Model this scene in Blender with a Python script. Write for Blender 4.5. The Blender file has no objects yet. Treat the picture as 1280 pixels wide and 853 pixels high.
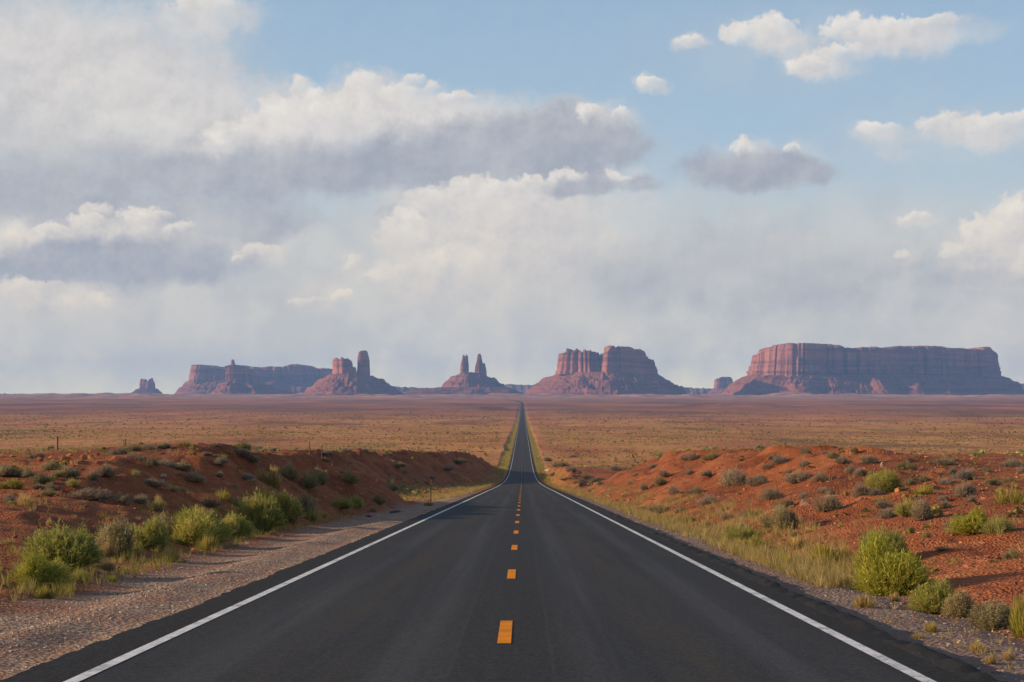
import bpy, math, random
import numpy as np
random.seed(7)
RNG = np.random.default_rng(11)
scene = bpy.context.scene
COL = scene.collection
F, VY = 2357.0, 490.0            # focal length and eye-level row of a 1280 px wide frame
SUN_AZ, SUN_EL = math.radians(-93.5), math.radians(14.5)   # azimuth from +Y, clockwise positive

# ------------------------------------------------------------------ noise
def _h(ix, iy, iz, seed):
    h = (ix.astype(np.uint32)*np.uint32(374761393) + iy.astype(np.uint32)*np.uint32(668265263)
         + iz.astype(np.uint32)*np.uint32(2147483647) + np.uint32((seed*144665) & 0xffffffff))
    h = (h ^ (h >> np.uint32(13)))*np.uint32(1274126177)
    h = (h ^ (h >> np.uint32(16)))*np.uint32(2246822519)
    h ^= h >> np.uint32(15)
    return h.astype(np.float64)/4294967295.0*2-1
def noise(x, y, z=0.0, seed=0):
    x, y, z = np.broadcast_arrays(np.asarray(x, float), np.asarray(y, float), np.asarray(z, float))
    i, j, k = np.floor(x), np.floor(y), np.floor(z)
    fx, fy, fz = x-i, y-j, z-k
    i, j, k = i.astype(np.int64), j.astype(np.int64), k.astype(np.int64)
    u, v, w = (t*t*t*(t*(t*6-15)+10) for t in (fx, fy, fz))
    def c(a, b, d): return _h(i+a, j+b, k+d, seed)
    with np.errstate(over='ignore'):
        def face(d):
            a = c(0,0,d); b = c(1,0,d); e = c(0,1,d); g = c(1,1,d)
            return (a+(b-a)*u)*(1-v)+(e+(g-e)*u)*v
        f0 = face(0)
        if np.all(fz == 0): return f0
        return f0*(1-w)+face(1)*w
def fbm(x, y, z=0.0, octaves=4, seed=0, gain=.5):
    r, a, f, n = 0, 1, 1, 0
    for o in range(octaves):
        r = r + a*noise(np.asarray(x)*f+o*17.3, np.asarray(y)*f-o*9.1, np.asarray(z)*f, seed+o); n += a; a *= gain; f *= 2.03
    return r/n
def sstep(a, b, x):
    t = np.clip((np.asarray(x, float)-a)/(b-a), 0, 1); return t*t*(3-2*t)
def pchip(xs, ys):
    xs, ys = np.array(xs, float), np.array(ys, float)
    h = np.diff(xs); d = np.diff(ys)/h
    m = np.zeros(len(xs)); m[0], m[-1] = d[0], d[-1]
    for i in range(1, len(xs)-1):
        if d[i-1]*d[i] > 0:
            w1, w2 = 2*h[i]+h[i-1], h[i]+2*h[i-1]; m[i] = (w1+w2)/(w1/d[i-1]+w2/d[i])
    def f(x):
        x = np.clip(np.asarray(x, float), xs[0], xs[-1]); k = np.clip(np.searchsorted(xs, x)-1, 0, len(xs)-2)
        t = (x-xs[k])/h[k]
        return ((1+2*t)*(1-t)**2)*ys[k]+t*(1-t)**2*h[k]*m[k]+t*t*(3-2*t)*ys[k+1]+t*t*(t-1)*h[k]*m[k+1]
    return f

# ------------------------------------------------------------------ objects
def mesh_obj(name, verts, faces, mat, parent=None, smooth=False, attrs=None):
    """verts (n,3) array, faces: list of (m,k) integer arrays"""
    me = bpy.data.meshes.new(name)
    verts = np.asarray(verts, np.float32)
    if not isinstance(faces, (list, tuple)): faces = [faces]
    faces = [np.asarray(f, np.int32) for f in faces if len(f)]
    loops = np.concatenate([f.ravel() for f in faces])
    tot = np.concatenate([np.full(len(f), f.shape[1], np.int32) for f in faces])
    start = np.concatenate([[0], np.cumsum(tot)[:-1]]).astype(np.int32)
    me.vertices.add(len(verts)); me.vertices.foreach_set('co', verts.ravel())
    me.loops.add(len(loops)); me.loops.foreach_set('vertex_index', loops)
    me.polygons.add(len(tot)); me.polygons.foreach_set('loop_start', start); me.polygons.foreach_set('loop_total', tot)
    me.polygons.foreach_set('use_smooth', np.full(len(tot), bool(smooth)))
    if attrs:
        for k, (dom, val) in attrs.items():
            a = me.attributes.new(k, 'FLOAT', dom); a.data.foreach_set('value', np.asarray(val, np.float32))
    me.update(calc_edges=True); me.validate()
    me.materials.append(mat)
    o = bpy.data.objects.new(name, me); COL.objects.link(o)
    if parent: o.parent = parent
    return o
def empty(name, loc=(0,0,0), rz=0):
    o = bpy.data.objects.new(name, None); COL.objects.link(o); o.location = loc; o.rotation_euler = (0,0,rz)
    o.empty_display_size = .3
    return o
def tag(o, label=None, cat=None, group=None, kind=None):
    if label: o['label'] = label
    if cat: o['category'] = cat
    if group: o['group'] = group
    if kind: o['kind'] = kind
    return o
class Soup:
    """collects vertices and polygons for one mesh"""
    def __init__(s): s.v, s.f, s.n = [], {}, 0
    def add(s, v, f):
        v = np.asarray(v, float); f = np.asarray(f, int)
        s.v.append(v); s.f.setdefault(f.shape[1], []).append(f+s.n); s.n += len(v)
    def build(s, name, mat, parent=None, smooth=False):
        return mesh_obj(name, np.concatenate(s.v), [np.concatenate(q) for q in s.f.values()], mat, parent, smooth)
    def box(s, c, d, rz=0):
        c = np.array(c, float); d = np.array(d, float)/2
        v = np.array([[x,y,z] for x in (-1,1) for y in (-1,1) for z in (-1,1)])*d
        cr, sr = math.cos(rz), math.sin(rz)
        v = np.stack([v[:,0]*cr-v[:,1]*sr, v[:,0]*sr+v[:,1]*cr, v[:,2]], 1)+c
        s.add(v, [[0,1,3,2],[4,6,7,5],[0,4,5,1],[2,3,7,6],[0,2,6,4],[1,5,7,3]])
    def tube(s, pts, radii, n=8):
        pts = np.array(pts, float); m = len(pts); a = np.arange(n)*2*math.pi/n; vv = []
        for i in range(m):
            d = pts[min(i+1,m-1)]-pts[max(i-1,0)]; d /= np.linalg.norm(d)
            q = np.cross(d, [0,1,0] if abs(d[1]) < .9 else [1,0,0]); q /= np.linalg.norm(q); w = np.cross(d, q)
            vv.append(pts[i]+radii[i]*(np.cos(a)[:,None]*q+np.sin(a)[:,None]*w))
        base = np.concatenate(vv+[pts[:1], pts[-1:]])
        fq = [[i*n+k, i*n+(k+1)%n, (i+1)*n+(k+1)%n, (i+1)*n+k] for i in range(m-1) for k in range(n)]
        s.v.append(base); s.f.setdefault(4, []).append(np.array(fq)+s.n)
        ft = [[m*n, (k+1)%n, k] for k in range(n)]+[[m*n+1, (m-1)*n+k, (m-1)*n+(k+1)%n] for k in range(n)]
        s.f.setdefault(3, []).append(np.array(ft)+s.n); s.n += len(base)

# ------------------------------------------------------------------ node helper
class NT:
    def __init__(s, tree): s.t = tree
    def _in(s, sock, v):
        if v is None: return
        if isinstance(v, bpy.types.NodeSocket): s.t.links.new(v, sock)
        elif isinstance(v, (tuple, list)):
            sock.default_value = tuple(v)+((1,) if len(sock.default_value) == 4 and len(v) == 3 else ())
        else: sock.default_value = v
    def node(s, typ, **kw):
        n = s.t.nodes.new(typ)
        for k, v in kw.items(): setattr(n, k, v)
        return n
    def m(s, op, a, b=None, c=None, clamp=False):
        n = s.node('ShaderNodeMath', operation=op, use_clamp=clamp)
        for i, v in enumerate((a, b, c)): s._in(n.inputs[i], v)
        return n.outputs[0]
    def v(s, op, a, b=None, c=None, out=0):
        n = s.node('ShaderNodeVectorMath', operation=op)
        s._in(n.inputs[0], a)
        if op == 'SCALE': s._in(n.inputs[3], b)
        else:
            s._in(n.inputs[1], b); s._in(n.inputs[2], c)
        return n.outputs['Value'] if op in ('LENGTH','DOT_PRODUCT','DISTANCE') else n.outputs[0]
    def xyz(s, x, y, z=0.0):
        n = s.node('ShaderNodeCombineXYZ')
        for i, q in enumerate((x, y, z)): s._in(n.inputs[i], q)
        return n.outputs[0]
    def sep(s, vec):
        n = s.node('ShaderNodeSeparateXYZ'); s._in(n.inputs[0], vec); return n.outputs
    def noise(s, vec, scale, detail=3, rough=.5, lac=2.0, color=False, dim='3D', dist=0.0):
        n = s.node('ShaderNodeTexNoise', noise_dimensions=dim); s._in(n.inputs['Vector'], vec)
        n.inputs['Scale'].default_value = scale; n.inputs['Detail'].default_value = detail
        n.inputs['Roughness'].default_value = rough; n.inputs['Lacunarity'].default_value = lac; n.inputs['Distortion'].default_value = dist
        return n.outputs['Color' if color else 0]
    def voro(s, vec, scale, feature='F1', out='Distance', rand=1.0):
        n = s.node('ShaderNodeTexVoronoi', feature=feature); s._in(n.inputs['Vector'], vec); n.inputs['Scale'].default_value = scale
        n.inputs['Randomness'].default_value = rand
        return n.outputs[out]
    def ss(s, x, a, b, lo=0.0, hi=1.0):
        n = s.node('ShaderNodeMapRange', interpolation_type='SMOOTHSTEP', clamp=True); s._in(n.inputs['Value'], x)
        for k, q in (('From Min', a), ('From Max', b), ('To Min', lo), ('To Max', hi)): s._in(n.inputs[k], q)
        return n.outputs[0]
    def mix(s, f, a, b, blend='MIX'):
        n = s.node('ShaderNodeMix', data_type='RGBA', blend_type=blend); n.clamp_factor = True
        s._in(n.inputs[0], f); s._in(n.inputs[6], a); s._in(n.inputs[7], b); return n.outputs[2]
    def ramp(s, f, stops):
        n = s.node('ShaderNodeValToRGB'); s._in(n.inputs[0], f); e = n.color_ramp.elements
        while len(e) < len(stops): e.new(.5)
        for q, (p, c) in zip(e, stops): q.position = p; q.color = tuple(c)+(1,)
        return n.outputs[0]
    def attr(s, name, out='Fac'):
        n = s.node('ShaderNodeAttribute', attribute_name=name); return n.outputs[out]
    def pos(s): return s.node('ShaderNodeNewGeometry').outputs['Position']
    def obj(s): return s.node('ShaderNodeTexCoord').outputs['Object']
    def bump(s, h, strength=.5, dist=.05, normal=None):
        n = s.node('ShaderNodeBump'); s._in(n.inputs['Height'], h); n.inputs['Strength'].default_value = strength
        n.inputs['Distance'].default_value = dist; s._in(n.inputs['Normal'], normal); return n.outputs[0]
def material(name, rough=.9, spec=.2):
    m = bpy.data.materials.new(name); m.use_nodes = True
    b = m.node_tree.nodes['Principled BSDF']; b.inputs['Roughness'].default_value = rough; b.inputs['Specular IOR Level'].default_value = spec
    return m, NT(m.node_tree), b
def put(n, b, key, val): n._in(b.inputs[key], val)
# ------------------------------------------------------------------ road line and heights (eye = origin)
road_z = pchip([-60, 0, 100, 200, 300, 400, 459, 540, 637, 790, 1089, 1765, 3275, 5700, 6500, 8000, 10000, 12000, 16000, 26000],
               [.9, -1.75, -6.16, -10.57, -14.98, -19.1, -21.2, -23.6, -25.4, -26.9, -29.0, -33.9, -38.2, -34.0, -30.2, -25.5, -21.5, -22.0, -33.0, -58.0])
def road_x(Y):
    Y = np.asarray(Y, float)
    return .0055*Y-.19-27*(np.clip(Y-5600, 0, 2500)/900.0)**2
EDGE = 4.27
# natural ground, per side, where the road has been cut through it
natL = pchip([-60, 0, 26, 45, 65, 85, 95, 110, 200, 330, 500, 545, 620, 700, 790, 1089, 1765, 3275, 5700, 6500, 8000, 10000, 12000, 16000, 26000],
             [.5, -1.75, -2.75, -2.85, -2.9, -2.95, -3.2, -3.75, -6.5, -10.7, -16.2, -18.6, -24.6, -26.0, -26.7, -28.6, -33.6, -37.8, -33.6, -29.8, -25.3, -21.5, -22.0, -33.0, -58.0])
natR = pchip([-60, 0, 24, 40, 60, 95, 115, 150, 215, 330, 480, 545, 640, 720, 790, 1089, 1765, 3275, 5700, 6500, 8000, 10000, 12000, 16000, 26000],
             [.5, -1.80, -2.80, -2.95, -3.1, -3.25, -3.75, -4.95, -7.2, -13.4, -19.4, -21.9, -25.3, -26.3, -26.9, -28.7, -33.6, -37.8, -33.6, -29.8, -25.3, -21.5, -22.0, -33.0, -58.0])
toeL = pchip([-60, 0, 28, 60, 82, 108, 140, 230, 330, 420, 520, 620], [7.4, 7.4, 7.2, 8.2, 8.3, 6.9, 9, 19, 14, 8, 6.6, 8])
toeR = pchip([-60, 0, 28, 60, 90, 140, 215, 270, 330, 420, 520, 620], [5.9, 5.9, 6.3, 6.6, 6.7, 6.7, 7.5, 9, 6.2, 5.8, 6.5, 8])
slpL = pchip([0, 40, 60, 80, 110, 200, 330, 520], [.10, .18, .32, .56, .62, .5, .50, .7])
slpR = pchip([0, 40, 70, 110, 200, 300, 340, 460, 520], [.10, .16, .24, .30, .42, .5, .95, .95, .8])
def bumpf(x, y, cx, cy, rx, ry): return np.exp(-((x-cx)/rx)**2-((y-cy)/ry)**2)
MOUNDS = [(-82, 4000, 58, 260, 6.0), (-30, 4020, 25, 200, 2.5)]+[(q, yy, w, 160, h) for q, yy, w, h in
          ((395, 4300, 45, 5.5), (455, 4350, 40, 7), (520, 4250, 55, 6.5), (590, 4400, 40, 6), (640, 4300, 70, 4.5), (300, 4400, 60, 3.0), (760, 4600, 90, 4), (-900, 4300, 160, 5), (-700, 3600, 120, 4), (-1000, 3000, 150, 3), (900, 3900, 150, 4))]
def height(X, Y, fine=True):
    X, Y = np.broadcast_arrays(np.asarray(X, float), np.asarray(Y, float))
    rz = road_z(Y); lat = X-road_x(Y); al = np.abs(lat); left = lat < 0
    near = np.clip(1-Y/6000.0, 0, 1)
    nl, nr = natL(Y), natR(Y)
    # the wash between the two cuts on either side
    dl = sstep(98, 150, Y)*(1-sstep(215, 300, Y))*(1-sstep(16, 27, al))
    dr = sstep(205, 245, Y)*(1-sstep(285, 350, Y))*(1-sstep(13, 24, al))
    nl = nl+(rz-.35-nl)*dl; nr = nr+(rz-.3-nr)*dr
    nr = nr+1.15*bumpf(lat, Y, 15.5, 108, 4.8, 22)-.35*bumpf(lat, Y, 23, 106, 4, 16)-3.6*sstep(9.5, 15, al)*(1-sstep(26, 44, al))*sstep(290, 360, Y)*(1-sstep(470, 540, Y))-1.1*sstep(26, 40, al)*bumpf(0, Y, 0, 105, 1, 45)-.0045*np.clip(al-30, 0, 30)*sstep(60,110,Y)*(1-sstep(300,400,Y))
    nl = nl+.30*bumpf(lat, Y, -13, 80, 6, 16)
    nat = np.where(left, nl, nr)
    amp = sstep(5.0, 14.0, al)*(.25+.75*sstep(20, 70, Y))
    nat = nat+amp*(.55*fbm(X/21, Y/26, seed=3, octaves=3)*sstep(5, 40, Y)+.10*fbm(X/5.2, Y/6.5, seed=9, octaves=3))
    far = sstep(600, 1500, Y)
    nat = nat+far*sstep(8, 40, al)*(2.3*fbm(X/170, Y/330, seed=21, octaves=4)-.3)
    rough = sstep(7000, 9500, Y)*(1-sstep(12500, 15000, Y))
    nat = nat+rough*(17*np.maximum(fbm(X/260, Y/500, seed=31, octaves=4), 0)+8*fbm(X/90, Y/160, seed=35, octaves=3))
    for mx, my, wx, wy, h in MOUNDS:
        nat = nat+h*bumpf(X, Y, mx, my, wx, wy)*(1+.35*noise(X/30, Y/70, seed=41))
    toe = np.where(left, toeL(Y), toeR(Y)); sl = np.where(left, slpL(Y), slpR(Y))
    toe = toe+.8*fbm(Y/11, lat*0+left*9.0, seed=51, octaves=2)*sstep(10, 40, Y)
    g = rz-np.where(left, .05, .11)
    gully = 1+.5*fbm(Y/3.4, al/9, seed=55, octaves=3)-.35*np.maximum(.35-np.abs(noise(Y/1.7, al/14, seed=57)), 0)
    cut = g+np.maximum(al-toe, 0)*sl*gully-.10*sstep(5.2, 6.2, al)*(1-sstep(toe, toe+1.5, al))
    fill = g-.16*np.maximum(al-5.4, 0)
    k = .35
    hi = np.minimum(cut, nat)-np.maximum(k-np.abs(cut-nat), 0)**2/(4*k)
    h = np.maximum(hi, fill)
    h = np.where(al < 4.6, np.minimum(h, g), h)
    if fine:
        sc = sstep(EDGE, EDGE+.5, al)
        soil = sstep(toe-.6, toe+1.0, al)
        face = soil*(cut < nat+.4)*sstep(40, 70, Y)
        h = h+sc*((.012+.035*soil)*noise(X/.9, Y/1.1, seed=61)+(.008+.022*soil)*noise(X/.33, Y/.45, seed=62)
                  +face*(.17*sstep(60, 110, Y)*np.sin(h*4.6+2.2*fbm(X/9, Y/12, seed=68, octaves=3))*(.5+.5*noise(X/6, Y/9, seed=69))+.16*fbm(X/1.9, Y/2.4, seed=66, octaves=3)+.9*sstep(200, 330, Y)*fbm(X/3.5, Y/14, seed=67, octaves=4)))
        # low berms and tyre ruts in the gravel on the left
        h = h+sc*(1-soil)*left*(.035*np.sin(al*2.6+1.5*noise(Y/9, 0, seed=71))+.02*noise(X/.6, Y/3.0, seed=72))
    h = np.where(al < EDGE-.05, rz-.25, np.where(al < EDGE+.12, np.minimum(h, rz-.05), h))
    return h
def ray(px, py, ymax=30000.0):
    """where the ground meets the line of sight through a point of a 1280 x 853 frame"""
    Y = np.geomspace(8, ymax, 6000)
    z = -(py-VY)/F*Y; x = (px-640)/F*Y
    hit = np.nonzero(z <= height(x, Y, False))[0]
    i = hit[0] if len(hit) else len(Y)-1
    y = float(Y[i]); xx = float(x[i])
    return xx, y, float(height(xx, y))

# ------------------------------------------------------------------ ground materials
def lat_of(n, p):
    s = n.sep(p)
    return n.m('ADD', n.m('MULTIPLY_ADD', s[1], -.0055, .19), s[0]), s[0], s[1]
soilM, n, b = material('red desert soil', .95, .1)
p = n.pos(); lat, sx, sy = lat_of(n, p); alat = n.m('ABSOLUTE', lat)
isleft = n.m('LESS_THAN', lat, 0.0)
# red soil
n1 = n.noise(p, .16, 5, .6); n2 = n.noise(p, 1.7, 5, .65); n3 = n.noise(p, 9, 4, .6)
red = n.ramp(n1, [(.28, (.150, .044, .021)), (.46, (.265, .078, .030)), (.60, (.345, .108, .040)), (.74, (.43, .155, .062))])
red = n.mix(n.m('MULTIPLY', n.ss(n2, .54, .74), .8), red, (.42, .19, .10)); n4 = n.noise(n.v('MULTIPLY', p, (1, .6, 2.5)), .6, 5, .65); red = n.mix(n.m('MULTIPLY', n.ss(n4, .54, .64), .6), red, (.16, .048, .028)); red = n.mix(n.m('MULTIPLY', n.ss(n2, .50, .30), .55), red, (.17, .055, .032))
red = n.mix(n.m('MULTIPLY', n.ss(n3, .56, .72), .5), red, (.52, .27, .16))
# gravel shoulder
cell = n.voro(p, 17, 'F1', 'Color'); cg = n.sep(cell)
grav = n.ramp(cg[0], [(0, (.19, .125, .090)), (.45, (.30, .208, .150)), (.8, (.39, .285, .212)), (1, (.51, .41, .33))])
grav = n.mix(n.ss(n.noise(p, .55, 4, .6), .40, .62), grav, (.31, .175, .125))
grav = n.mix(n.m('MULTIPLY', n.ss(lat, 3.0, 4.5), .6), grav, (.17, .125, .115))
wob = n.m('MULTIPLY', n.m('SUBTRACT', n.noise(p, .35, 4, .6), .5), 3.2)
edge = n.m('ADD', n.m('MULTIPLY_ADD', isleft, 1.1, 6.1), wob)
gmask = n.m('MULTIPLY', n.ss(n.m('SUBTRACT', alat, edge), .7, -.7), n.ss(sy, 260, 130))
near = n.mix(gmask, red, grav)
# plain: straw grass and low scrub over red earth, banded across the view
pv = n.v('MULTIPLY', p, (.010, .0032, 0)); pb = n.v('MULTIPLY', p, (.05, .018, 0))
a1 = n.noise(pv, 1.0, 5, .62); a2 = n.noise(pb, 1.0, 5, .7); a3 = n.noise(n.v('MULTIPLY', p, (.35, .12, 0)), 1.0, 3, .7)
straw = n.ramp(n.m('ADD', n.m('MULTIPLY', a2, .6), n.m('MULTIPLY', a3, .4)), [(.34, (.24, .105, .040)), (.48, (.46, .205, .072)), (.62, (.58, .285, .10))])
plain = n.mix(n.ss(a1, .46, .60), straw, n.mix(.65, red, (.42, .155, .07)))
plain = n.mix(n.m('MULTIPLY', n.ss(a3, .50, .64), .55), plain, (.14, .08, .034)); plain = n.mix(n.m('MULTIPLY', n.ss(n.noise(n.v('MULTIPLY', p, (.006, .0016, 0)), 1.0, 5, .6), .54, .66), .6), plain, (.36, .115, .05)); plain = n.mix(n.m('MULTIPLY', n.ss(n.noise(n.v('MULTIPLY', p, (.009, .0028, 0.3)), 1.0, 4, .6), .56, .66), .65), plain, (.11, .068, .036))  # last mix: dark vegetation patches that also paint in shadow bands
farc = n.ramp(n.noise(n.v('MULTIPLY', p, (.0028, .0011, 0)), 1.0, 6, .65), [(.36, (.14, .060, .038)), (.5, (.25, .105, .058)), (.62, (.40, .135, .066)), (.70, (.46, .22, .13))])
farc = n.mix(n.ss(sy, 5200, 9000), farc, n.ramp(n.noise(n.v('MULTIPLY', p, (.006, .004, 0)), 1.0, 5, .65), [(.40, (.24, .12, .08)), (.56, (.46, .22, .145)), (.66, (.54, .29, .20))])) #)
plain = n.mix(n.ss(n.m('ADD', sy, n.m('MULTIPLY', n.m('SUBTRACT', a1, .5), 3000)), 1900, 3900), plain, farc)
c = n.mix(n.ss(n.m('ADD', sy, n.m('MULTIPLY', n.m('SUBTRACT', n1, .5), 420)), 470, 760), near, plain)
# grassy verge along the road in the valley
ver = n.m('MULTIPLY', n.m('MULTIPLY', n.ss(n.m('ADD', alat, n.m('MULTIPLY', wob, .8)), 9.2, 6.6), n.ss(sy, 150, 300)), n.ss(sy, 4500, 2500))
c = n.mix(n.m('MULTIPLY', ver, n.ss(sy, 420, 650, .35, .8)), c, n.ramp(a3, [(.35, (.20, .135, .035)), (.6, (.36, .235, .065))]))
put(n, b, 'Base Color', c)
hb = n.m('ADD', n.m('MULTIPLY', n.noise(p, 5.5, 6, .68), .6), n.m('MULTIPLY', n.voro(p, 15), .5))
put(n, b, 'Normal', n.bump(hb, 1.0, .16))

# ------------------------------------------------------------------ ground sheet
def build_ground():
    u = np.concatenate([np.linspace(-45, 4, 26)[:-1], np.geomspace(4, 17500, 1220)])
    t = np.linspace(-1, 1, 860)
    half = .27*(np.clip(u, 0, None))+.55*np.clip(u-3000, 0, None)*0+16+.02*np.clip(60-u, 0, None)
    inner = np.sign(t)*np.abs(t)**1.0
    T = np.concatenate([[-40, -12, -5, -2.6, -1.8, -1.4, -1.2, -1.08], inner, [1.08, 1.2, 1.4, 1.8, 2.6, 5, 12, 40]])
    T = T[(np.abs(T) < 13)]
    Y = np.repeat(u, len(T)); Xh = np.repeat(half, len(T))
    X = np.tile(T, len(u))*Xh*np.where(np.abs(np.tile(T, len(u))) > 1, 1, 1)+road_x(Y)*np.clip(1-Y/6000, 0, 1)
    Z = height(X, Y)
    r, cN = len(u), len(T)
    idx = np.arange(r*cN).reshape(r, cN)
    q = np.stack([idx[:-1,:-1], idx[:-1,1:], idx[1:,1:], idx[1:,:-1]], -1).reshape(-1, 4)
    g = mesh_obj('desert_ground', np.stack([X, Y, Z], 1), q, soilM, smooth=True)
    tag(g, 'red desert ground with gravel shoulders, road cut and wide scrub plain', kind='structure')
build_ground()

# ------------------------------------------------------------------ road
asph, n, b = material('worn asphalt', .9, .10)
p = n.pos(); lat, sx, sy = lat_of(n, p); alat = n.m('ABSOLUTE', lat)
strk = n.v('MULTIPLY', n.xyz(lat, sy, 0.0), (1.6, .035, 0)); s1 = n.noise(strk, 1.0, 5, .6)
s2 = n.noise(n.v('MULTIPLY', n.xyz(lat, sy, 0.0), (.5, .06, 0)), 1.0, 5, .65)
c = n.ramp(s1, [(.32, (.017, .0165, .0195)), (.5, (.028, .0275, .032)), (.68, (.042, .0415, .047))])
c = n.mix(n.m('MULTIPLY', n.ss(s2, .42, .62), .6), c, (.021, .021, .0235))
wt = n.m('MULTIPLY', n.ss(n.m('ABSOLUTE', n.m('SUBTRACT', n.m('ABSOLUTE', n.m('SUBTRACT', alat, 1.82)), .86)), .42, .08), n.ss(n.noise(n.v('MULTIPLY', n.xyz(lat, sy, 0.0), (2.0, .03, 0)), 1.0, 4, .6), .34, .60))
c = n.mix(n.m('MULTIPLY', wt, .7), c, (.056, .056, .062))
lane = n.m('ABSOLUTE', n.m('SUBTRACT', alat, 1.80)); 
oil = n.m('MULTIPLY', n.ss(lane, .62, .05), n.ss(n.noise(n.v('MULTIPLY', n.xyz(lat, sy, 0.0), (2.2, .09, 0)), 1.0, 4, .7), .36, .62))
c = n.mix(n.m('MULTIPLY', oil, .7), c, (.050, .037, .027))
c = n.mix(n.m('MULTIPLY', n.ss(n.m('ADD', alat, n.m('MULTIPLY', n.m('SUBTRACT', s1, .5), .08)), .48, .44), .45), c, (.020, .019, .0185))
seam = n.ss(n.m('ABSOLUTE', n.m('SUBTRACT', alat, n.m('ADD', .47, n.m('MULTIPLY', n.m('SUBTRACT', s2, .5), .1)))), .03, .0)
c = n.mix(n.m('MULTIPLY', seam, .2), c, (.066, .066, .066))
c = n.mix(n.ss(n.m('ADD', alat, n.m('MULTIPLY', n.m('SUBTRACT', s1, .5), .05)), 3.70, 3.78), c, n.mix(n.ss(s1, .4, .65), (.011, .0093, .0088), (.018, .0148, .013)))
mot = n.noise(p, 14, 5, .75); c = n.mix(n.m('MULTIPLY', n.ss(mot, .50, .66), .35), c, (.068, .067, .072)); c = n.mix(n.m('MULTIPLY', n.ss(mot, .50, .36), .4), c, (.011, .011, .0125))
agg = n.voro(p, 60, 'F1', 'Color'); ag = n.sep(agg)
c = n.mix(n.m('MULTIPLY', n.ss(ag[0], .60, 1.0), .38), c, (.10, .098, .095))
c = n.mix(n.m('MULTIPLY', n.ss(ag[1], .70, 1.0), .5), c, (.010, .010, .011))
c = n.mix(n.ss(lat, 4.06, 4.14), c, (.017, .016, .017))
put(n, b, 'Base Color', c)
put(n, b, 'Roughness', n.ss(s1, .3, .7, .74, .9))
put(n, b, 'Normal', n.bump(n.noise(p, 95, 3, .7), .55, .008))

def paint(name, col, worn):
    m, n, b = material(name, .8, .08)
    p = n.pos(); k = n.noise(p, 26, 5, .72); k2 = n.noise(p, 2.2, 4, .6)
    base = n.mix(n.ss(k2, .35, .7), col, tuple(q*.78 for q in col))
    c = n.mix(n.m('MULTIPLY', n.ss(n.m('ADD', k, n.m('MULTIPLY', k2, .4)), .70, .84), worn), base, (.07, .07, .075))
    put(n, b, 'Base Color', c); put(n, b, 'Normal', n.bump(n.noise(p, 95, 2, .7), .4, .006)); return m
whiteP = paint('white road paint', (.66, .66, .67), .75)
yellowP = paint('yellow road paint', (.76, .245, .003), .3)
def strip(l0, l1, ys, dz, name, mat, parent, jitter=0.0, skirt=False):
    ys = np.asarray(ys, float); cols = np.array([-EDGE, -3, -2, -1, 0, 1, 2, 3, 4.03, 4.10, 4.17, 4.24, EDGE+.03]) if skirt else np.array([l0, l1])
    L = np.tile(cols, (len(ys), 1)); Yg = np.tile(ys[:, None], (1, len(cols)))
    if jitter:
        jl = jitter*(noise(ys/.55, 0, seed=81)+.6*noise(ys/.17, 0, seed=82)+1.4*noise(ys/3.2, 0, seed=84)); jr = jitter*(noise(ys/.5, 0, seed=83)+.7*noise(ys/.15, 0, seed=85)+1.2*noise(ys/2.6, 0, seed=86))
        L[:, 0] += jl; L[:, -1] += jr
    Z = road_z(Yg)+dz-.004*np.abs(L)
    if skirt:
        for c_, a_ in ((9, .018), (10, .042), (11, .045), (12, .012)): Z[:, c_] += a_*(.65+.7*noise(ys/.35, c_*.37, seed=87)+.5*noise(ys/1.7, 0, seed=88))
    if skirt:
        L = np.concatenate([L[:, :1]-.03, L, L[:, -1:]+.05], 1); Yg = np.concatenate([Yg[:, :1], Yg, Yg[:, -1:]], 1)
        Z = np.concatenate([Z[:, :1]-.3, Z, Z[:, -1:]-.3], 1)
    v = np.stack([L+road_x(Yg), Yg, Z], -1).reshape(-1, 3)
    r, cN = L.shape; idx = np.arange(r*cN).reshape(r, cN)
    q = np.stack([idx[:-1,:-1], idx[:-1,1:], idx[1:,1:], idx[1:,:-1]], -1).reshape(-1, 4)
    return mesh_obj(name, v, q, mat, parent)
YR = np.concatenate([np.arange(-44, 60, .12), np.arange(60, 220, .5), np.geomspace(220, 7600, 420)])
road = strip(-EDGE, EDGE, YR, 0, 'road', asph, None, .035, True)
tag(road, 'straight two lane asphalt road running down across the valley', kind='structure')
YL = np.concatenate([np.arange(-44, 220, 1.0), np.geomspace(220, 5600, 300)])
for s in (-1, 1):
    tag(strip(s*3.65-.066, s*3.65+.066, YL, .006, 'edge_line', whiteP, road), kind='structure')
def dash(y0, y1, dz, name='centre_dash'):
    return strip(-.072, .072, np.linspace(y0, y1, 5), dz, name, yellowP, road)
y = 19.55-12.2*5
k = 0; rest_v, rest_f = [], []
while y < 2600:
    if y > 1 and k < 100 or y <= 1:
        d = dash(y, y+3.05, .006); d['kind'] = 'structure'
        if y > 1: k += 1
    else:
        a = len(rest_v)
        for yy in (y, y+3.05):
            for l in (-.072, .072): rest_v.append((l+float(road_x(yy)), yy, float(road_z(yy))+.012))
        rest_f.append((a, a+1, a+3, a+2))
    y += 12.2
o = mesh_obj('centre_dashes', np.array(rest_v), np.array(rest_f), yellowP, road); o['kind'] = 'stuff'
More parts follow.
